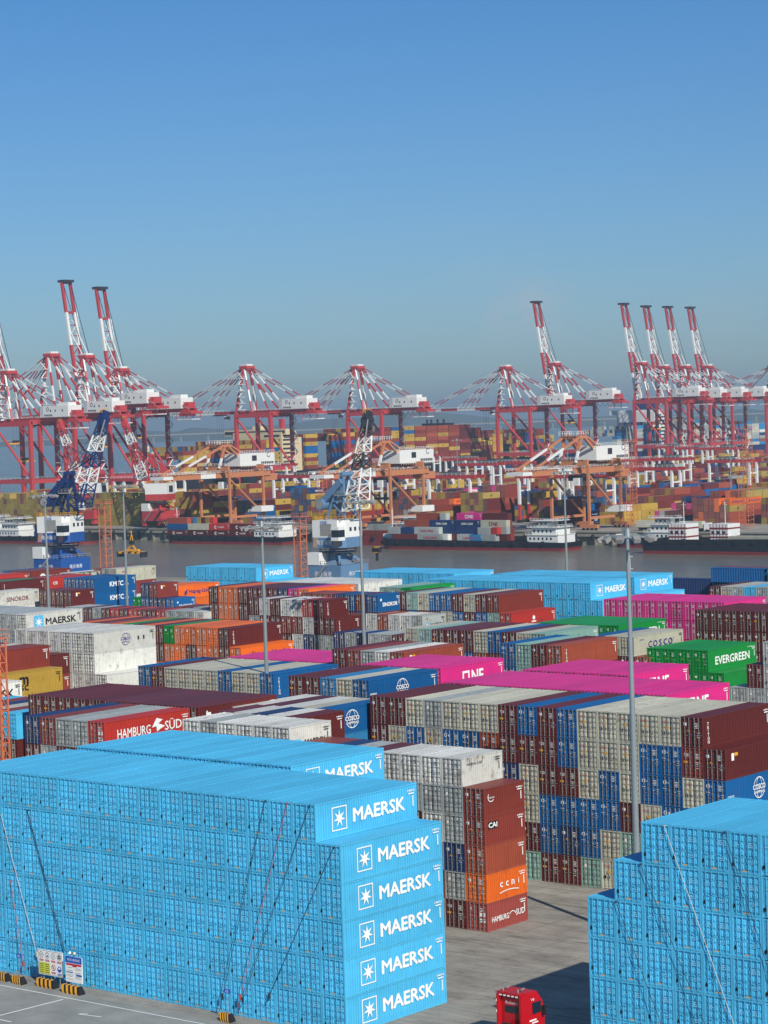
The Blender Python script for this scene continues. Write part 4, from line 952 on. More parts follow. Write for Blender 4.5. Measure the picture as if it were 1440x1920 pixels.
# ================================================================= YARD GANTRIES
RT = [(-640, 605), (-632, 615), (-558, 622), (-497, 592), (-539, 664), (-472, 597), (-447, 592), (-670, 884), (-572, 771), (-568, 791), (-399, 587), (-376, 581), (-448, 704), (-506, 804), (-398, 660), (-490, 812), (-674, 1103), (-632, 1059), (-597, 1031), (-422, 759), (-760, 830), (-800, 1010)]
def place_word(n): return ['leftmost', 'second', 'third', 'fourth', 'fifth', 'sixth', 'seventh', 'eighth', 'ninth', 'tenth', 'eleventh', 'twelfth', 'thirteenth', 'fourteenth', 'fifteenth', 'sixteenth', 'seventeenth', 'eighteenth', 'nineteenth', 'twentieth', 'twenty first', 'rightmost'][n]
RT = sorted([(CAM[0]+(x-CAM[0])*1.122, CAM[1]+(y-CAM[1])*1.122) for x, y in RT], key=lambda p: proj((p[0], p[1], 10))[0])
for i, (X, Y) in enumerate(RT):
    t = thing('yard_gantry', f'yard gantry with white legs and red feet over the far stacks, {place_word(i)} from left', 'gantry crane', (X, Y, 0), 0, 'white legged gantries over the far stacks')
    Z = 19
    for sx in (0, -23):
        for sy in (0, 6.8):
            mb = MB(); mb.band((sx, sy, 1), (sx, sy, Z), 1.15, (.38,), (1, 0), 1.0); mb.box(sx-.8, sx+.8, sy-1.4, sy+1.4, 0, 1.2, 2); mb.build('leg', [M['crane_white'], M['crane_red'], M['dark']], t)
    mb = MB()
    for sy in (0, 6.8): mb.beam((-25, sy, Z+.7), (3, sy, Z+.7), 1, 1.5)
    for sx in (0, -23): mb.beam((sx, 0, Z*.72), (sx, 6.8, Z*.72), .6, m=1); mb.beam((sx, 0, 2.4), (sx, 6.8, 2.4), .8)
    mb.rail([(-25, -.6, Z+1.4), (3, -.6, Z+1.4)], 1.1, .12, 1, 2.5); mb.build('girder', [M['crane_red'], M['crane_white']], t)
    tx = random.uniform(-18, -5); mb = MB(); mb.box(tx-3, tx+3, 0, 6.8, Z+1.4, Z+3, 1); mb.box(tx-1, tx+1.2, 2, 4, Z-2.6, Z, 0); mb.box(tx-.6, tx+.6, -2.6, 9.4, 13.5, 14.1, 1); mb.build('trolley', [M['crane_white'], M['crane_dark']], t)
# ================================================================= PORTAL JIB CRANES
def jib(name, label, X, Y, base, accent, white, bm, boomtip, az, hook=None, house=True, words=None, s=1.0, bands=(0, 1, 0, 1, 0), roll=True):
    """base: portal paint; boomtip: vector from boom foot in world axes; az: heading of the slewing part (its +x = boom side)"""
    t = thing(name, label, 'crane', (X, Y, 0), 0); t.scale = (s, s, s)
    mats = [base, accent, white, M['crane_dark'], M['yel'], M['steel'], M['glass']]
    mb = MB()
    for sx in (-5, 5):
        for sy in (-5, 5): mb.box(sx-1, sx+1, sy-1, sy+1, .8, 3.2); mb.box(sx-2, sx+2, sy-.5, sy+.5, 0, 1, 3)
    mb.box(-6, 6, -6, 6, 3, 7.6); mb.box(-6.02, 6.02, -6.02, 6.02, 2.7, 3.2, 3); mb.tube((0, 0, 7.6), (0, 0, 9), 4.5, 2.6, 12); mb.tube((0, 0, 9), (0, 0, 12.4), 2.6, 2.6, 16)
    for a in (0, 90, 180, 270): c_, s_ = math.cos(math.radians(a+45)), math.sin(math.radians(a+45)); mb.beam((c_*2.4, s_*2.4, 11), (c_*7.5, s_*7.5, 7.6), .7)
    mb.rail([(-6, -6, 7.6), (6, -6, 7.6), (6, 6, 7.6)], 1.1, .1, 5, 1.5)
    for k in range(5): mb.beam((-4+k, -6.5, 3+k*.95), (-3+k, -6.5, 3.95+k*.95), .5, m=5)
    mb.build('portal', mats, t)
    mb = MB(); mb.box(-6.2, -1.8, -6.2, -1.4, 7.62, 11.1); mb.box(-1.5, 1.5, 2, 5, 7.62, 9.5, 1); mb.build('switch_house', [white, mats[1]], t)
    mb = MB(); mb.tube((0, 0, 10.9), (0, 0, 11.15), 5.2, n=20, m=0); p = [(5.2*math.cos(a*math.pi/8), 5.2*math.sin(a*math.pi/8), 11.15) for a in range(17)]; mb.rail(p, 1.1, .1, 1, 2); mb.build('ring_platform', [M['crane_dark'], M['steel']], t)
    if words:
        mb = MB(); mb.add(tmesh(words, .02), lambda a, b: (a*1.5-.6, -6.06, 5.1+b*1.5), 0); mb.add(tmesh(words, .02), lambda a, b: (6.06, a*1.2, 5.1+b*1.2), 0)
        mb.build('portal_lettering', M['white'], t)
    h = bpy.data.objects.new('slewing_upper_works', None); COL.objects.link(h); h.parent = t; h.rotation_euler.z = az
    # an Empty would be a third level: bake the rotation instead
    bpy.data.objects.remove(h); R_ = Matrix.Rotation(az, 3, 'Z')
    def rb(mb, nm, mats_):
        mb.v = [tuple(R_ @ Vector(v)) for v in mb.v]; return mb.build(nm, mats_, t)
    if house:
        mb = MB()
        pr = [(-5.6, -4.4), (3.8, -4.4), (5.4, -2.5), (5.4, 4.4), (-5.6, 4.4)]
        for z0, z1, m in ((12.4, 15.3, 0), (15.3, 20.2, 2)):
            n = len(pr)
            for k in range(n): (a, b), (c, e) = pr[k], pr[(k+1) % n]; mb.poly([(a, b, z0), (c, e, z0), (c, e, z1), (a, b, z1)], m)
            mb.poly([(a, b, z1) for a, b in pr], m); mb.poly([(a, b, z0) for a, b in reversed(pr)], m)
        for k in range(4):   # warning stripes at the corners
            for x0 in (-5.5, 2.2): mb.poly([(x0+k*.42, -4.43, 12.6), (x0+k*.42+.2, -4.43, 12.6), (x0+k*.42+.75, -4.43, 15.2), (x0+k*.42+.55, -4.43, 15.2)], 4)
        for y in (-1, 1, 3): mb.box(5.4, 5.45, y, y+.9, 17, 18.1, 6)
        mb.box(-5.66, -5.6, -2, 2, 16, 19, 3); mb.box(-2.6, 1.6, -4.46, -4.4, 15.8, 19.2, 5)
        mb.box(3.8, 6.6, -7.2, -4.4, 14.6, 18.4, 2); mb.box(4, 6.65, -7.25, -4.5, 15.6, 17.6, 6)
        mb.rail([(-5.6, -4.4, 20.2), (5.4, -4.4, 20.2), (5.4, 4.4, 20.2), (-5.6, 4.4, 20.2), (-5.6, -4.4, 20.2)], 1.1, .1, 4, 1.6)
        rb(mb, 'machinery_house', mats)
        if words:
            mb = MB(); mb.add(tmesh(words, .02), lambda a, b: (a*1.35-1.2, -4.5, 13.9+b*1.35), 0); mb.add(tmesh('M08', .02), lambda a, b: (a*1.0-1.2, -4.5, 19.6+b*.8), 1); rb(mb, 'house_lettering', [M['white'], M['blue']])
    # A-frame tower
    mb = MB(); D = 4
    for y in (-2.4, 2.4):
        mb.beam((5, y, 20), (D, y*.6, 33), .7, .6, 1); mb.beam((-2, y, 20), (D-.4, y*.6, 33), .6, .5, 1); mb.beam((D+1, y, 25.5), (D-3, y, 25.5), .4, None, 1)
        mb.beam((D+1, y, 25.5), (D-1, y*.7, 30.5), .35, None, 1); mb.beam((D-3, y, 24.5), (D+1, y, 21), .35, None, 1)
    mb.tube((D, -2.2, 33), (D, 2.2, 33), .7, m=1); mb.box(D-2.5, D+1.5, -2.6, 2.6, 27, 27.3, 5); mb.rail([(D-2.5, -2.6, 27.3), (D+1.5, -2.6, 27.3)], 1.1, .1, 5, 1.2)
    for k in range(6): mb.beam((-3+k*.4, 2.9, 20+k*2), (-2+k*.4, 2.9, 22+k*2), .4, m=5)
    rb(mb, 'tower_frame', mats)
    if roll:
        mb = MB()
        for y in (-2.1, 2.1): mb.beam((D, y, 31.2), (D-7, y, 25.4), 1.2, 1.9, 1)
        mb.tube((D-7.4, -3.6, 24.6), (D-7.4, 3.6, 24.6), 1.6, n=18, m=1); mb.tube((D-7.4, -3.66, 24.6), (D-7.4, -3.6, 24.6), 1.3, n=18, m=5)
        rb(mb, 'counterweight', mats)
    foot = Vector(R_ @ Vector((7.2, 0, 23))); tip = foot+Vector(boomtip); d = (tip-foot).normalized(); side = R_ @ Vector((0, 1, 0))
    mb = MB(); mb.truss(foot, tip, 5.4, 2.0, 11, .24, bands, side)
    a = side; 
    for k in range(16): p = foot+(tip-foot)*(k/16)+d.cross(a)*-1.6-a*1.5; mb.beam(p, p+(tip-foot)/16, .3, m=5)
    mb.build('boom', mats, t)
    mb = MB(); mb.tube(tip-a*1.5, tip+a*1.5, 1.3, n=14, m=0); mb.beam(tip-d*2.4, tip+d*1.6+Vector((0, 0, 1)), 2.2, 2.4, 0); mb.rail([tip-a*1.8+Vector((0, 0, 2)), tip+a*1.8+Vector((0, 0, 2))], 1.2, .12, 4, .8)
    mb.build('boom_head', [bm]+mats[1:], t)
    mb = MB(); top = Vector(R_ @ Vector((4, 0, 33.5)))
    for y in (-1, 1): mb.tube(top+side*y, tip+side*y*.7, .09, m=0, n=4); mb.tube(top+side*y*1.5, foot+(tip-foot)*.6+side*y, .16, m=0, n=4)
    mb.build('pendants', [M['crane_dark']], t)
    if hook:
        hp = Vector(hook); mb = MB()
        for q_ in (-.4, .4):
            for w in (-.3, .3): mb.tube(tip+side*q_, hp+Vector((q_, w, 1.5)), .05, m=0, n=4)
        mb.box(hp.x-.7, hp.x+.7, hp.y-.5, hp.y+.5, hp.z-.3, hp.z+1.5, 1); mb.tube(hp+Vector((-1.3, 0, .6)), hp+Vector((1.3, 0, .6)), .8, n=10, m=0); mb.beam(hp, hp-Vector((0, 0, 2.6)), .6, m=0)
        mb.build('hook_block', [M['crane_dark'], M['yel']], t)
    return t
fw3 = Vector((CF[0], CF[1], 0)).normalized(); rt3 = Vector((CR[0], CR[1], 0)).normalized()
jib('portal_jib_crane', 'white and slate blue jib crane at centre with lattice boom and big counterweight roller', -305, 350, M['crane_slate'], M['crane_slate'], M['crane_white'], M['crane_dark'],
    tuple(fw3*10+rt3*4.0+Vector((0, 0, 25))), 0, hook=tuple(fw3*12+rt3*11+Vector((0, 0, 10))), words='南沙海港', bands=(2, 2, 3, 2, 3), s=.96)
jib('portal_jib_crane', 'navy blue jib crane at left with blue and white lattice boom over the channel', -416, 350, M['crane_blue'], M['crane_navy'], M['crane_white'], M['crane_navy'],
    tuple(fw3*8+rt3*7.5+Vector((0, 0, 26))), math.radians(10), hook=None, words='南沙海港', bands=(1, 2, 1, 2, 1), s=1.0)
mb = MB(); hp = Vector((-398, 362, 9))
mb.box(hp.x-3, hp.x+3, hp.y-.5, hp.y+.5, hp.z, hp.z+.5); mb.box(hp.x-.8, hp.x+.8, hp.y-.4, hp.y+.4, hp.z+2, hp.z+3.2, 1); mb.beam((hp.x-.6, hp.y, hp.z+3), (hp.x+.2, hp.y, hp.z+6), .2); mb.beam((hp.x+.6, hp.y, hp.z+3), (hp.x-.2, hp.y, hp.z+6), .2); mb.box(hp.x-5.5, hp.x+5.5, hp.y-1.2, hp.y+1.2, hp.z-.6, hp.z-.2, 1)
for k in (-4, -1.5, 1.5, 4): mb.box(hp.x+k-.7, hp.x+k+.7, hp.y-1.25, hp.y+1.25, hp.z-.75, hp.z-.15)
for k in (-5, 5): mb.box(hp.x+k-.3, hp.x+k+.3, hp.y-1.3, hp.y+1.3, hp.z-1.8, hp.z-.4, 1)
for k in (-2.6, 2.6): mb.beam((hp.x+k, hp.y, hp.z-.3), (hp.x, hp.y, hp.z+2), .3)
for q_ in (-.5, .5): mb.tube((hp.x+q_, hp.y, hp.z+6), (hp.x+q_-3, hp.y-6, 44), .05, m=1, n=4)
tag(mb.build('container_spreader', [M['yel'], M['crane_dark']]), 'yellow container spreader hanging over the channel from the navy jib crane', 'spreader')
# red jib cranes on the far quay
for X, Y, lab in ((-712, 640, 'red jib crane with white banded boom above the olive container wall at left'), (-655, 628, 'red jib crane with white house and wide red base beside the olive wall')):
    jib('portal_jib_crane', lab, X, Y, M['crane_red'], M['crane_red'], M['crane_white'], M['crane_red'], tuple(rt3*-9+fw3*5+Vector((0, 0, 25))), math.radians(200), s=1.0, bands=(2, 0, 0, 2, 0), roll=True)
# ================================================================= BARGES
BC = [('u', .3), ]
def barge(name, label, x0, x1, y, hullm, low, cargo=(), house='right', W=13, fb=3.2, mast=True):
    L = x1-x0; t = thing(name, label, 'barge', (x0, y, -4.5)); v = MB(); hull(v, L, W, -1.5, fb, 1.1, 7, sheer=1.8); 
    if house == 'right': v.v = [(L-a, -b, c) for a, b, c in v.v]
    v.build('hull', [low, hullm], t)
    tm = MB(); tm.tube((0, -.3, 0), (0, .3, 0), .95, n=12); tm = tm.mesh('tyre_fender', [M['dark']])
    for k in range(int(L/7)): link('tyre_fender', tm, t, (4+k*7, -W/2-.2, fb-.5))
    hx = L-17 if house == 'right' else 2
    if house:
        mb = MB(); mb.box(hx, hx+14, -W/2+1, W/2-1, fb-.5, fb+2.6); mb.box(hx+1.5, hx+12.5, -W/2+2, W/2-2, fb+2.6, fb+5.4); mb.box(hx+3, hx+8, -W/2+3, W/2-3, fb+5.2, fb+7.2)
        for z, a, b in ((fb+.9, 1, 13), (fb+3.6, 2.2, 12), (fb+6.2, 3.3, 8.6)):
            yy = -W/2+(1 if z < fb+2 else 2 if z < fb+5 else 2.6)-.03
            k = a
            while k < b-.8: mb.box(hx+k, hx+k+.8, yy, yy+.02, z, z+.9, 1); k += 1.9
        for z, e in ((fb+2.6, .3), (fb+5.4, 1.0), (fb+7.8, 2)): mb.rail([(hx-1+e, -W/2+.6+e*.6, z), (hx+14.5-e, -W/2+.6+e*.6, z), (hx+14.5-e, W/2-1-e, z)], 1.0, .1, 0, 1.6); mb.box(hx-1+e, hx+14.5-e, -W/2+.5+e*.6, W/2-.5-e*.6, z, z+.18)
        mb.tube((hx+11, 1, fb+5), (hx+11, 1, fb+8.6), .8, m=1)
        mb.build('deckhouse', [M['ship_white'], M['glass']], t)
    if mast:
        mx = 3.5 if house == 'right' else L-4; mb = MB(); mb.tube((mx, 0, fb), (mx, 0, fb+12), .16); mb.beam((mx-1.6, 0, fb+9), (mx+1.6, 0, fb+9), .14); mb.beam((mx-1, 0, fb+6.5), (mx+1, 0, fb+6.5), .14); mb.box(mx-2.5, mx+2, -3, 3, fb+.3, fb+2.6); mb.build('mast', M['ship_white'], t)
    for (a, lvl, ch, Lc, kind, row) in cargo: across(x0+a, y-W/2+3.2+row*2.6, -4.5+fb+.2+lvl*2.6, ch, Lc, 2.6, kind)
    return t
c = []
for k in range(4): c += [(3+k*12.5, 0, 'd', 12.2, 'cu', 0), (3+k*12.5, 1, 'BcRd'[k], 12.2, ('', None, 'cu', 'cu')[k] or None, 0)]
for k in range(4):
    for r in (1, 2): c += [(3+k*12.5, 0, 'm', 12.2, None, r), (3+k*12.5, 1, 'dRmR'[k], 12.2, None, r)]
c += [(3, 2, 'r', 12.2, None, 0), (3, 2, 'm', 12.2, None, 1)]+[(16+k*2.5, 2, 'uldlR'[k % 5], 2.4, None, 1) for k in range(5)]
barge('barge', 'black barge with dark red lettered boxes and white wheelhouse, left of centre', -612, -541, 592, M['hull_black'], M['hull_red'], c)
c = [(8, 0, 'm', 12.2, None, 0), (20.5, 0, 's', 12.2, 'ym', 0), (33, 0, 'w', 2.5, None, 0), (40, 0, 's', 12.2, 'ym', 0), (46, 0, 'u', 6, None, -.02), (52.4, 0, 's', 6, None, -.02),
     (6, 1, 's', 6, None, 0), (12.3, 1, 'n', 6, None, 0), (19, 1, 's', 12.2, 'ym', 0), (50, 1, 's', 6, None, 0), (56.3, 1, 'R', 3, None, 0), (12, 2, 'r', 12.2, None, 1), (24.5, 2, 'n', 12.2, 'cma', 1), (37, 2, 'n', 12.2, 'cma', 1), (49.5, 2, 'c', 12.2, 'one_c', 1),
     (24.5, 1, 'n', 12.2, None, 1), (37, 1, 'n', 12.2, None, 1), (12, 1, 'm', 12.2, None, 1), (49.5, 1, 's', 12.2, None, 1), (16, 3, 'r', 12.2, None, 2), (28.6, 3, 's', 3, None, 1.6), (36, 3, 'k', 12.2, 'one', 2), (48.5, 3, 'd', 12.2, None, 2), (16, 2, 'm', 12.2, None, 2), (36, 2, 'm', 12.2, None, 2), (48.5, 2, 'm', 12.2, None, 2)]
c += [(12+12.5*k, l, 'm', 12.2, None, 2) for k in range(4) for l in (0, 1)]+[(12+12.5*k, 0, 'd', 12.2, None, 1) for k in range(4)]
barge('barge', 'black barge with white and navy boxes and white wheelhouse, moored right of centre', -478, -388, 577, M['hull_black'], M['hull_red'], c)
barge('barge', 'rusty red barge with brown box and grey wheelhouse behind centre jib crane', -514, -469, 596, M['hull_red'], M['hull_red'], [(6, 0, 'm', 6, None, 0), (13, 0, 'm', 12.2, None, 0), (13, .9, 's', 12.2, None, 1)], W=12, mast=False)
barge('barge', 'small white wheelhouse barge with grey boxes on the left near the navy crane', -708, -648, 580, M['hull_black'], M['hull_red'], [(24, 0, 'n', 12.2, None, 1), (24, 1, 'n', 12.2, 'cma', 1), (24, 2, 'g', 12.2, None, 2), (36.5, 1, 'g', 12.2, None, 1)], house='left', W=13, mast=False)
barge('barge', 'low black and red barge cut by the left edge of the picture', -800, -722, 596, M['hull_black'], M['hull_red'], [(10, 0, 'd', 12.2, None, 0), (30, 0, 'g', 12.2, None, 0)], W=12, mast=False)
t = barge('barge', 'empty maroon hulled barge with cream hatch covers and banded wheelhouse at the right edge', -350, -262, 572, M['hull_black'], M['hull_red'], [(30, -.6, 'c', 30, None, 1.2)], house='', W=14, fb=5)
for a in (9, 26):
    mb = MB(); mb.box(a, a+7.4, -3, 5, 3.5, 10.4); 
    for z in (6, 9): mb.box(a-.1, a+7.5, -3.1, 5.1, z-.4, z+.1, 1)
    for k in range(3): mb.box(a-.05, a+7.45, -3.06, -2.9, 4.6+k*2.2, 4.8+k*2.2, 1); mb.box(a+.8+k*2.2, a+1.9+k*2.2, -3.08, -3, 7, 8, 2)
    for k in range(6): mb.box(a+.2+k*1.3, a+.32+k*1.3, -3.09, -3, 3.5, 10.4, 1)
    mb.tube((a+4, 1, 10.4), (a+4, 1, 18), .12); mb.beam((a+3, 1, 17), (a+5, 1, 17), .12); mb.build('deckhouse', [M['ship_white'], M['hull_red'], M['glass']], t)
barge('barge', 'dark work boat behind the wheelhouse of the white and navy loaded barge', -384, -352, 600, M['crane_navy'], M['hull_red'], (), W=9, fb=3, mast=False)
# ================================================================= LAMP MASTS
def mast(label, X, Y, H, r=.34, heads=10):
    t = thing('lamp_mast', label, 'lamp mast', (X, Y, 0), 0, 'tall grey lamp masts in the yard')
    mb = MB(); mb.tube((0, 0, 0), (0, 0, H*.5), r, r*.75, 14); mb.tube((0, 0, H*.5), (0, 0, H), r*.74, r*.45, 14); mb.box(-.9, .9, -.9, .9, 0, .5); mb.build('pole', M['pole'], t)
    mb = MB(); R0 = 2.0; mb.tube((0, 0, H-.1), (0, 0, H+.7), .34, .22, 10, 0); mb.box(-.45, .1, -.2, .25, H+.2, H+.7)
    pts = [(R0*math.cos(a*math.pi/8), R0*math.sin(a*math.pi/8), H) for a in range(17)]
    for a, b in zip(pts[:-1], pts[1:]): mb.beam(a, b, .12)
    for k in range(4): a = k*math.pi/2; mb.beam((0, 0, H), (R0*math.cos(a), R0*math.sin(a), H), .12)
    mb.build('lamp_ring', M['pole'], t)
    fm = MB(); fm.box(-.32, .32, -.3, .3, -.32, .04); fm.box(-.26, .26, -.24, .24, -.37, -.32, 1); me = fm.mesh('floodlight', [M['steel'], M['white']])
    for k in range(heads): a = 2*math.pi*k/heads; o = link('floodlight', me, t, (2.35*math.cos(a), 2.35*math.sin(a), H-.05)); o.rotation_euler = (0, .5, a)
for lab, X, Y, H in (('lamp mast nearest the camera, in front of the tall mixed wall at right', .6, 38.6, 35.5), ('lamp mast left of centre, rising behind the dark maroon roofs', -84, 82.7, 33.5),
                     ('lamp mast at centre, right of the centre jib crane', -122, 146, 33.7), ('lamp mast at far left in front of the navy jib crane', -207, 157, 34.5), ('second lamp mast from left, right of the navy jib crane', -246, 214, 34),
                     ('lamp mast on the right in front of the loaded barge', -173, 272, 34)): mast(lab, X, Y, H)
for X, Y, H, lab in ((-560, 700, 30, 'lamp mast on the far quay behind the first orange crane'), (-640, 830, 34, 'lamp mast rising left of the container ship bridge'), (-470, 690, 32, 'lamp mast near the middle orange crane'), (-420, 740, 32, 'lamp mast left of the right orange crane'), (-640, 1400, 34, 'faint lamp mast far off at the right edge'), (-600, 1050, 33, 'faint lamp mast behind the middle gantries')):
    mast(lab, X, Y, H, .3, 6)
# ================================================================= ORANGE LADDER TOWERS
def ladder(label, X, Y, H, w=1.5):
    mb = MB()
    for a, b in ((-1, -1), (1, -1), (1, 1), (-1, 1)): mb.beam((a*w/2, b*w/2, 0), (a*w/2, b*w/2, H), .16)
    z = 0; k = 0
    while z < H-1.5:
        for (a, b), (c_, d) in zip(((-1, -1), (1, -1), (1, 1), (-1, 1)), ((1, -1), (1, 1), (-1, 1), (-1, -1))):
            mb.beam((a*w/2, b*w/2, z+1.7), (c_*w/2, d*w/2, z+1.7), .1)
        mb.beam((-w/2, -w/2, z), (w/2, -w/2, z+1.7), .09); mb.beam((w/2, -w/2, z+1.7), (w/2, w/2, z), .09); z += 1.7
    for k in range(int(H/.4)): mb.beam((-.3, -w/2+.15, k*.4), (.3, -w/2+.15, k*.4), .06)
    mb.box(-w*.7, w*.7, -w*.7, w*.7, H, H+.15); mb.rail([(-w*.7, -w*.7, H), (w*.7, -w*.7, H), (w*.7, w*.7, H)], 1, .07, 0, .8)
    o = mb.build('ladder_tower', M['orange_steel'], None, (X, Y, 0)); tag(o, label, 'ladder tower')
ladder('orange lattice ladder tower at the left edge beside the blue container', -74.2, 31, 24.6, 1.0)
ladder('orange lattice ladder tower in front of the navy jib crane', -303, 262, 28, 2.0); ladder('orange lattice ladder tower left of the centre jib crane', -270, 296, 23, 2.2)
ladder('orange lattice ladder tower among the far stacks right of centre', -404, 640, 34, 3); ladder('orange lattice ladder tower behind the second lamp mast', -566, 640, 26, 2.6); ladder('tall orange lattice ladder tower on the right above the empty barge', -352, 640, 38, 4)
# ================================================================= NEAR OBJECTS: signs, barriers, straps, truck
def stripes_block(label, X, Y, L=2.4, rz=0):
    t = thing('barrier_block', label, 'barrier block', (X, Y, 0), rz, 'striped blocks at the wall foot'); H = .64; D = .66
    mb = MB(); pr = [(-D/2, 0), (D/2, 0), (D/2, .2), (D*.28, H), (-D*.28, H), (-D/2, .2)]; n = len(pr)
    k = 8; w = L/k
    def P(x, i): y, z = pr[i % n]; return (x-(z*.35), y, z)
    for s_ in range(k):
        x0, x1 = -L/2+s_*w, -L/2+(s_+1)*w
        for i in range(n):
            a, b = (P(x0, i), P(x0, i+1)); c_, d = (P(x1, i+1), P(x1, i)); mb.poly([a, d, c_, b], s_ % 2)
    mb.poly([P(-L/2, i) for i in range(n)], 0); mb.poly([P(L/2, i) for i in reversed(range(n))], 1)
    mb.build('body', [M['yel'], M['black']], t); mb = MB()
    for x in (-L*.3, L*.3): mb.tube((x-.2, 0, H), (x-.2, 0, H+.16), .04, n=6)
    mb.build('lifting_eye', M['steel'], t)
stripes_block('yellow and black block under the wide safety sign', -31.4, -1.75, 2.05); stripes_block('yellow and black block under the blue topped notice', -27.9, -2.1, 2.1)
stripes_block('short yellow and black block with a small blue plate, at the left edge', -34.3, -2.3, 1.1); stripes_block('yellow and black block cut by the left edge', -36.4, -2.2, 1.2)
stripes_block('short yellow and black block with small blue plate at the bottom', -10.7, -1.7, 1.0)
def plate(label, X, Y, z, mlist, name='row_plate'):
    t = thing(name, label, 'row plate', (X, Y, 0)); mb = MB(); mb.tube((0, 0, .7), (0, 0, z), .03, n=6); mb.build('post', M['steel'], t)
    mb = MB(); mb.box(-.32, .32, -.03, .03, z, z+.34); mb.add(tmesh('E区', .02), lambda a, b: (a*.2, -.035, z+.17+b*.2), 1); mb.build('plate', [M['blue'], M['white']], t)
plate('small blue row plate on a post at the left edge', -34.3, -2.3, 2.2, None); plate('small blue row plate on a post at the bottom of the wall', -10.7, -1.7, 2.2, None)
t = thing('safety_sign', 'wide white and yellow safety sign with round symbols in front of the blue wall', 'sign', (-31.5, -1.3, 0))
mb = MB()
for x in (-1, 1): mb.tube((x, .08, 0), (x, .08, 2.9), .04, n=6)
mb.build('post', M['steel'], t)
mb = MB(); mb.box(-1.5, 1.5, -.03, .03, .85, 2.95); mb.build('panel', M['white'], t)
mb = MB(); yy = -.036
F2 = lambda z=0: (lambda a, b: (a, yy-z, b))
def q2(me, x, y, s_, m, z=0.0): mb.add(me, lambda a, b: (x+a*s_, yy-z, y+b*s_), m)
SM = [M['black'], M['red'], M['lime'], M['blue'], M['white'], M['g'], M['yel']]
q2(frame2(2.9, 2.0, .03), 0, 1.9, 1, 5)
for k in range(4):
    x = -1.1+k*.73; q2(ringm(.22, .26, 18), x, 2.52, 1, 0); q2(rectm(.5, .17), x, 2.08, 1, 1, .002)
    q2(tmesh(('限速行驶', '注意安全', '禁止通行', '禁止拍照')[k], 0, 3.6), x, 2.08, .11, 4, .005)
q2(tmesh('30', .03), -1.1, 2.52, .22, 0); q2(([(-.14, -.1), (.14, -.1), (.06, .02), (-.06, .02)], [(0, 1, 2, 3)]), -.37, 2.5, 1, 0); q2(rectm(.03, .3), -.37, 2.58, 1, 0); q2(tmesh('大', .02), .36, 2.52, .24, 0); q2(ringm(.06, .17, 12), 1.09, 2.52, 1, 0)
q2(rectm(1.35, .95), -.76, 1.42, 1, 2, .001)
for c_ in range(2):
    for k in range(5): q2(rectm(.5, .045), -1.1+c_*.68, 1.76-k*.17, 1, 0, .004)
q2(ringm(.2, .26, 18), .36, 1.56, 1, 1); q2(([(-.18, .14), (-.14, .18), (.18, -.14), (.14, -.18)], [(0, 3, 2, 1)]), .36, 1.56, 1, 1, .003); q2(rectm(.08, .2), .36, 1.56, 1, 0, .001)
q2((circle(.26, 18), [tuple(range(18))]), 1.09, 1.5, 1, 3); q2((circle(.14, 12), [tuple(range(12))]), 1.09, 1.56, 1, 4, .003); q2(rectm(.3, .14), 1.09, 1.44, 1, 3, .005)
q2(rectm(.5, .16), .36, 1.12, 1, 1); q2(rectm(.5, .16), 1.09, 1.06, 1, 3); q2(tmesh('禁止烟火', 0, 3.6), .36, 1.12, .1, 4, .004); q2(tmesh('戴安全帽', 0, 3.6), 1.09, 1.06, .1, 4, .004)
mb.build('symbols', SM, t)
t = thing('notice_board', 'white notice board with blue heading beside the wide safety sign', 'sign', (-28.15, -1.75, 0))
mb = MB()
for x in (-.6, .6): mb.tube((x, .08, 0), (x, .08, 2.7), .04, n=6)
mb.build('post', M['steel'], t)
mb = MB(); mb.box(-1, 1, -.03, .03, .8, 2.95); mb.build('panel', M['white'], t)
mb = MB(); q2(rectm(2.0, .55), 0, 2.67, 1, 3); q2(tmesh('堆场交通须知区', .01, 7), 0, 2.67, .22, 4, .004); q2(rectm(1.86, .17), 0, 2.27, 1, 1); q2(rectm(.5, .1), .1, 2.14, 1, 1, .003); q2(rectm(.85, .07), -.5, 1.6, 1, 3); q2(rectm(.7, .14), .6, 1.42, 1, 3)
for k in range(9):
    for x in (-.5, .5):
        if (k*7+int(x*2)) % 3: q2(rectm(.6+.1*(k % 3), .03), x, 2.0-k*.12, 1, 5, .002)
mb.build('lettering', SM, t)
mb = MB(); mb.tube((0, 0, 2.97), (0, 0, 3.15), .04); mb.box(-.28, .28, -.1, .1, 3.12, 3.28); mb.tube((-.3, -.1, 3.25), (-.22, -.2, 3.3), .1, m=1); mb.tube((.3, -.1, 3.25), (.22, -.2, 3.3), .1, m=1); mb.build('lamp', [M['steel'], M['white']], t)
# lashing straps hanging over the door faces
def strap(label, p, q_, m, y=-.1, w=.032, grp='lashing straps over the blue stacks'):
    mb = MB(); a = Vector((p[0], y+.02, p[1])); b = Vector((q_[0], y-(.4 if q_[1] < 1 else .06), q_[1])); mb.beam(a, b, w, .03)
    if q_[1] < 2.2: c_ = a.lerp(b, .93); mb.box(c_.x-.09, c_.x+.09, c_.y-.06, c_.y+.04, c_.z-.22, c_.z+.22)
    mb.box(a.x-.08, a.x+.08, a.y, a.y+.3, a.z-.03, a.z+.03); o = mb.build('lashing_strap', m); tag(o, label, 'strap', grp)
strap('dark strap, third from the right corner of the front wall', (-7.5, 17.3), (-12.8, .3), M['strap']); strap('red strap crossing the front wall', (-5.2, 17.3), (-10.9, .5), M['strapr']); strap('dark strap near the right end of the front wall', (-2.9, 17.3), (-10.8, .3), M['strap'])
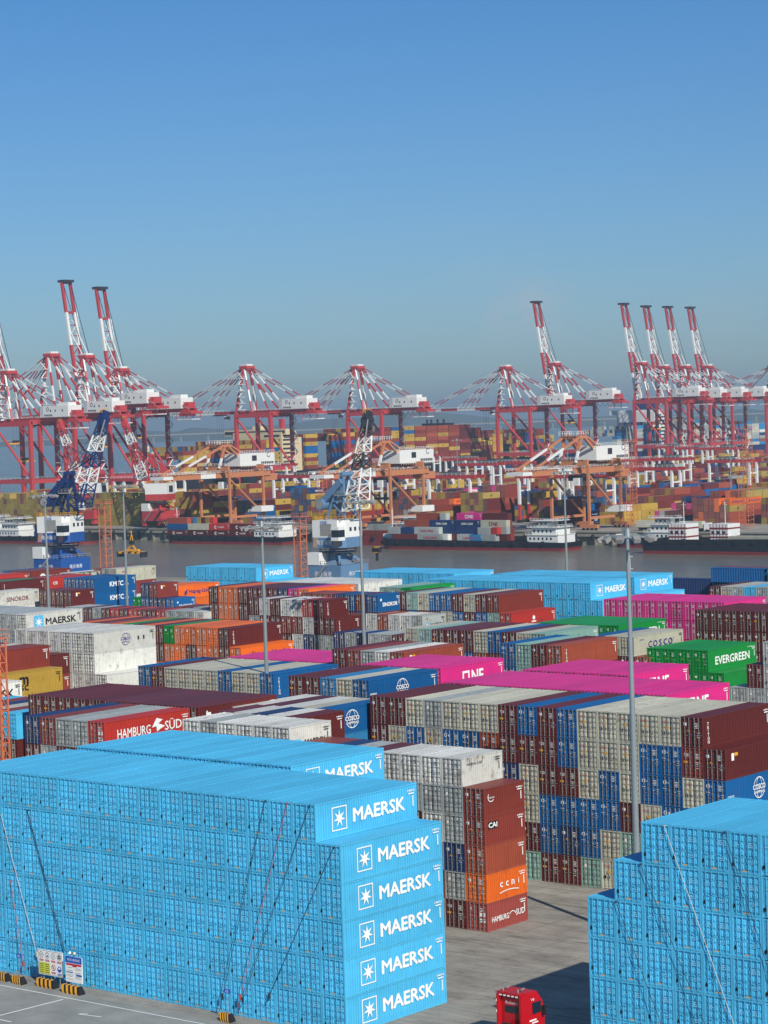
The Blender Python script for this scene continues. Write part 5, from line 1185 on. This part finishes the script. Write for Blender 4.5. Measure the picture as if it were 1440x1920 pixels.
strap('dark strap starting below the corner step of the front wall', (-.6, 14.3), (-8.2, 1.2), M['strap'])
strap('pale and red strap at the left edge of the front wall', (-38.5, 13.6), (-34.2, 1.2), M['strapw']); strap('lower pale strap at the left edge of the front wall', (-37.6, 8), (-35.8, .6), M['strapr']); strap('thin dark strap above the wide safety sign', (-35.1, 14.3), (-31.0, 2.8), M['strap'], w=.06)
for i, (p, q_, m, l) in enumerate((((25.3, 17.3), (31.8, 1), 'strapw', 'pale strap from the top left of the right blue pile'), ((23.2, 14.4), (30, .5), 'strap', 'dark strap from the middle step of the right blue pile'), ((30.2, 17.3), (36, 1), 'strap', 'dark strap further right on the right blue pile'), ((21, 11.5), (26, .6), 'strap', 'dark strap from the lowest step of the right blue pile'))):
    strap(l, p, q_, M[m], y=5.64)
# red tractor unit
t = thing('tractor_truck', 'red tractor truck seen from behind on the lane between the blue stacks', 'truck', (11.6, 5.4, 0), math.radians(-2)); t.scale = (1, 1, 1)
TR = [M['truck_red'], M['glass'], M['dark'], M['white'], M['steel']]
mb = MB(); W2 = 1.25
pr = [(0, .95), (2.25, .95), (2.35, 1.9), (2.1, 2.9), (1.5, 3.75), (.1, 3.8), (0, 3.6)]  # (y forward, z)
n = len(pr)
for sgn in (-1, 1): mb.poly([(sgn*W2*(1 if z < 3 else .93), y, z) for y, z in (pr if sgn < 0 else reversed(pr))])
for i in range(n):
    (ya, za), (yb, zb) = pr[i], pr[(i+1) % n]; ka = W2*(1 if za < 3 else .93); kb = W2*(1 if zb < 3 else .93); mb.poly([(-ka, ya, za), (ka, ya, za), (kb, yb, zb), (-kb, yb, zb)])
for x in (-1.18, 1.0): mb.box(x, x+.18, -.35, 0, 1.0, 3.6)
mb.box(-1.1, 1.1, -.3, 0, 3.62, 3.8); mb.box(-W2*.6, W2*.6, -.03, 0, 1.3, 3.5)
mb.build('cab', TR, t)
mb = MB(); mb.box(-.6, .6, -.06, -.03, 2.25, 2.75, 1); 
for x in (-W2-.01, W2): mb.box(x, x+.012, .9, 1.9, 2.1, 2.95, 1)
mb.poly([(-1.1, 2.37, 2.0), (1.1, 2.37, 2.0), (1.0, 2.13, 2.88), (-1.0, 2.13, 2.88)]); mb.build('window', TR, t)
mb = MB()
for x in (-W2-.35, W2+.1): mb.box(x, x+.25, 1.9, 2.05, 1.9, 2.6, 2)
mb.build('mirror', TR, t)
mb = MB()
for k in range(5): mb.box(-.9+k*.38, -.68+k*.38, -.33, -.3, 3.5, 3.6, 3)
mb.add(tmesh('粤ADK683', .03), lambda a, b: (a*.24, -.045, 2.98+b*.24), 3); mb.add(tmesh('V8', .03), lambda a, b: (W2+.02, .9+a*.26, 3.2+b*.2), 3)
mb.box(W2, W2+.02, .5, 1.3, 1.6, 1.72, 3); mb.box(W2, W2+.02, .8, 1.5, 1.42, 1.52, 3); mb.box(-1.2, -1.14, -.37, -.35, 3.0, 3.2, 3); mb.box(-1.2, -1.14, -.37, -.35, 2.2, 2.4, 3)
mb.build('cab_lettering', TR, t)
for x in (-.7, .7): mb = MB(); mb.tube((x, .3, 3.95), (x, .7, 4.02), .1, .05); mb.tube((x-.15, .1, 3.8), (x-.15, .1, 4.0), .07); mb.build('horn', M['steel'], t)
mb = MB(); mb.box(-.45, .45, -5.2, 1.9, .75, 1.05); mb.box(-1.2, 1.2, -1.2, -.4, .6, .9); mb.box(-.55, .55, -3.9, -2.6, 1.05, 1.3); mb.tube((-.4, -.6, 1.3), (.4, -.6, 1.3), .3); mb.build('chassis', [M['dark']], t)
wm = MB(); wm.tube((-.17, 0, 0), (.17, 0, 0), .52, n=20); wme = wm.mesh('wheel', [M['dark']]); wm = MB(); wm.tube((-.19, 0, 0), (.19, 0, 0), .27, n=12); wri = wm.mesh('rim', [M['steel']])
for x in (-1.05, 1.05):
    for y in (1.1, -2.7, -4.0): link('rim', wri, link('wheel', wme, t, (x, y, .52)))
for x in (-1.2, .9): mb = MB(); mb.box(x, x+.3, -5.3, -5.2, .7, .9); mb.build('tail_light', M['red'], t)
# trucks with boxes on the far quay
def box_truck(label, X, Y, ch):
    t = thing('container_truck', label, 'truck', (X, Y, 0), 0, 'trucks on the far quay'); mb = MB(); mb.box(0, 12.2, -1.2, 1.2, 1.3, 3.9); mb.build('cargo_box', M['stackc_'+ch], t)
    mb = MB(); mb.box(0, 13, -.5, .5, .9, 1.25); mb.build('trailer', M['dark'], t); mb = MB(); mb.box(13, 15.3, -1.2, 1.2, .8, 3.3); mb.box(14.6, 15.35, -1.1, 1.1, 2, 3, 1); mb.build('cab', [M['white'], M['glass']], t)
    for x in (1.5, 2.9, 9.5, 10.9, 14.2):
        mb = MB(); mb.tube((x, -1.25, .5), (x, 1.25, .5), .5, n=12); mb.build('wheel', M['dark'], t)
for ch in 'ck': M['stackc_'+ch] = plain('box_'+CN[ch], PAL[ch], .5)
box_truck('truck with a cream box on the far quay beside the rightmost orange crane', -372, 622, 'c'); box_truck('truck with a pale box driving behind the cream box truck', -392, 626, 'c'); box_truck('truck with cream box at left behind the loaded barge', -635, 618, 'c')
# ================================================================= DISTANCE: viaduct, hills, navigation marks
mb = MB(); 
A = Vector((-5200, 4300, 17)); B_ = Vector((-2100, 8000, 30)); mb.beam(A, B_, 14, 4)
for k in range(60):
    p = A.lerp(B_, k/60); mb.box(p.x-2.5, p.x+2.5, p.y-2.5, p.y+2.5, -5, p.z-2)
tag(mb.build('viaduct', M['concrete']), 'long pale road viaduct crossing the water on the horizon', 'bridge')
def ridge(D, a0, a1, hmax, seed, nm='hills'):
    rr = random.Random(seed); mb = MB(); n = 60; top = []; ph = [rr.uniform(0, 6) for _ in range(5)]
    for i in range(n+1):
        a = a0+(a1-a0)*i/n; d = fw3*math.cos(a)*D+rt3*math.sin(a)*D; h = hmax*(.35+.65*abs(sum(math.sin(i*f*.11+p)/f for f, p in zip((1, 2.3, 4.1, 7, 11), ph)))/1.8)*math.sin(math.pi*min(1, max(.02, i/n)))
        top.append((CAM[0]+d.x, CAM[1]+d.y, h))
    for i in range(n):
        (x0, y0, h0), (x1, y1, h1) = top[i], top[i+1]; bx = fw3*600
        mb.poly([(x0, y0, -5), (x1, y1, -5), (x1+bx.x*.5, y1+bx.y*.5, h1), (x0+bx.x*.5, y0+bx.y*.5, h0)]); mb.poly([(x0+bx.x*.5, y0+bx.y*.5, h0), (x1+bx.x*.5, y1+bx.y*.5, h1), (x1+bx.x, y1+bx.y, -5), (x0+bx.x, y0+bx.y, -5)])
    o = mb.build(nm, M['farland']); o['kind'] = 'structure'
ridge(9000, -.2, .2, 70, 3); ridge(7500, -.17, -.02, 40, 5); ridge(8000, .05, .2, 55, 9)
t = thing('antenna_mast', 'thin white antenna mast standing behind the far blue wall', 'antenna', (-130, 232, 0)); mb = MB(); mb.tube((0, 0, 0), (0, 0, 19.5), .12, n=6)
for z in (14.5, 17, 19.3): mb.beam((-.7, 0, z), (.7, 0, z), .12)
mb.build('pole', M['white'], t)
tag(BIG.build('container_stacks', M['stack']), 'the many smaller stacked containers of the yard, the far terminal and the ships', 'containers', kind='stuff')
# ================================================================= HAZE
hz = MB(); hz.box(-20100, 16100, -3100, 26100, -9, 142); 
hm = bpy.data.materials.new('haze'); hm.use_nodes = True; ht = hm.node_tree; ht.nodes.clear(); ho = ht.nodes.new('ShaderNodeOutputMaterial'); hv = ht.nodes.new('ShaderNodeVolumePrincipled')
hv.inputs['Density'].default_value = .00013; hv.inputs['Color'].default_value = (.62, .82, .95, 1); hv.inputs['Anisotropy'].default_value = .2
ht.links.new(hv.outputs[0], ho.inputs['Volume']); o = hz.build('haze', hm); o['kind'] = 'stuff'; o['label'] = 'thin blue grey sea haze over the whole harbour'
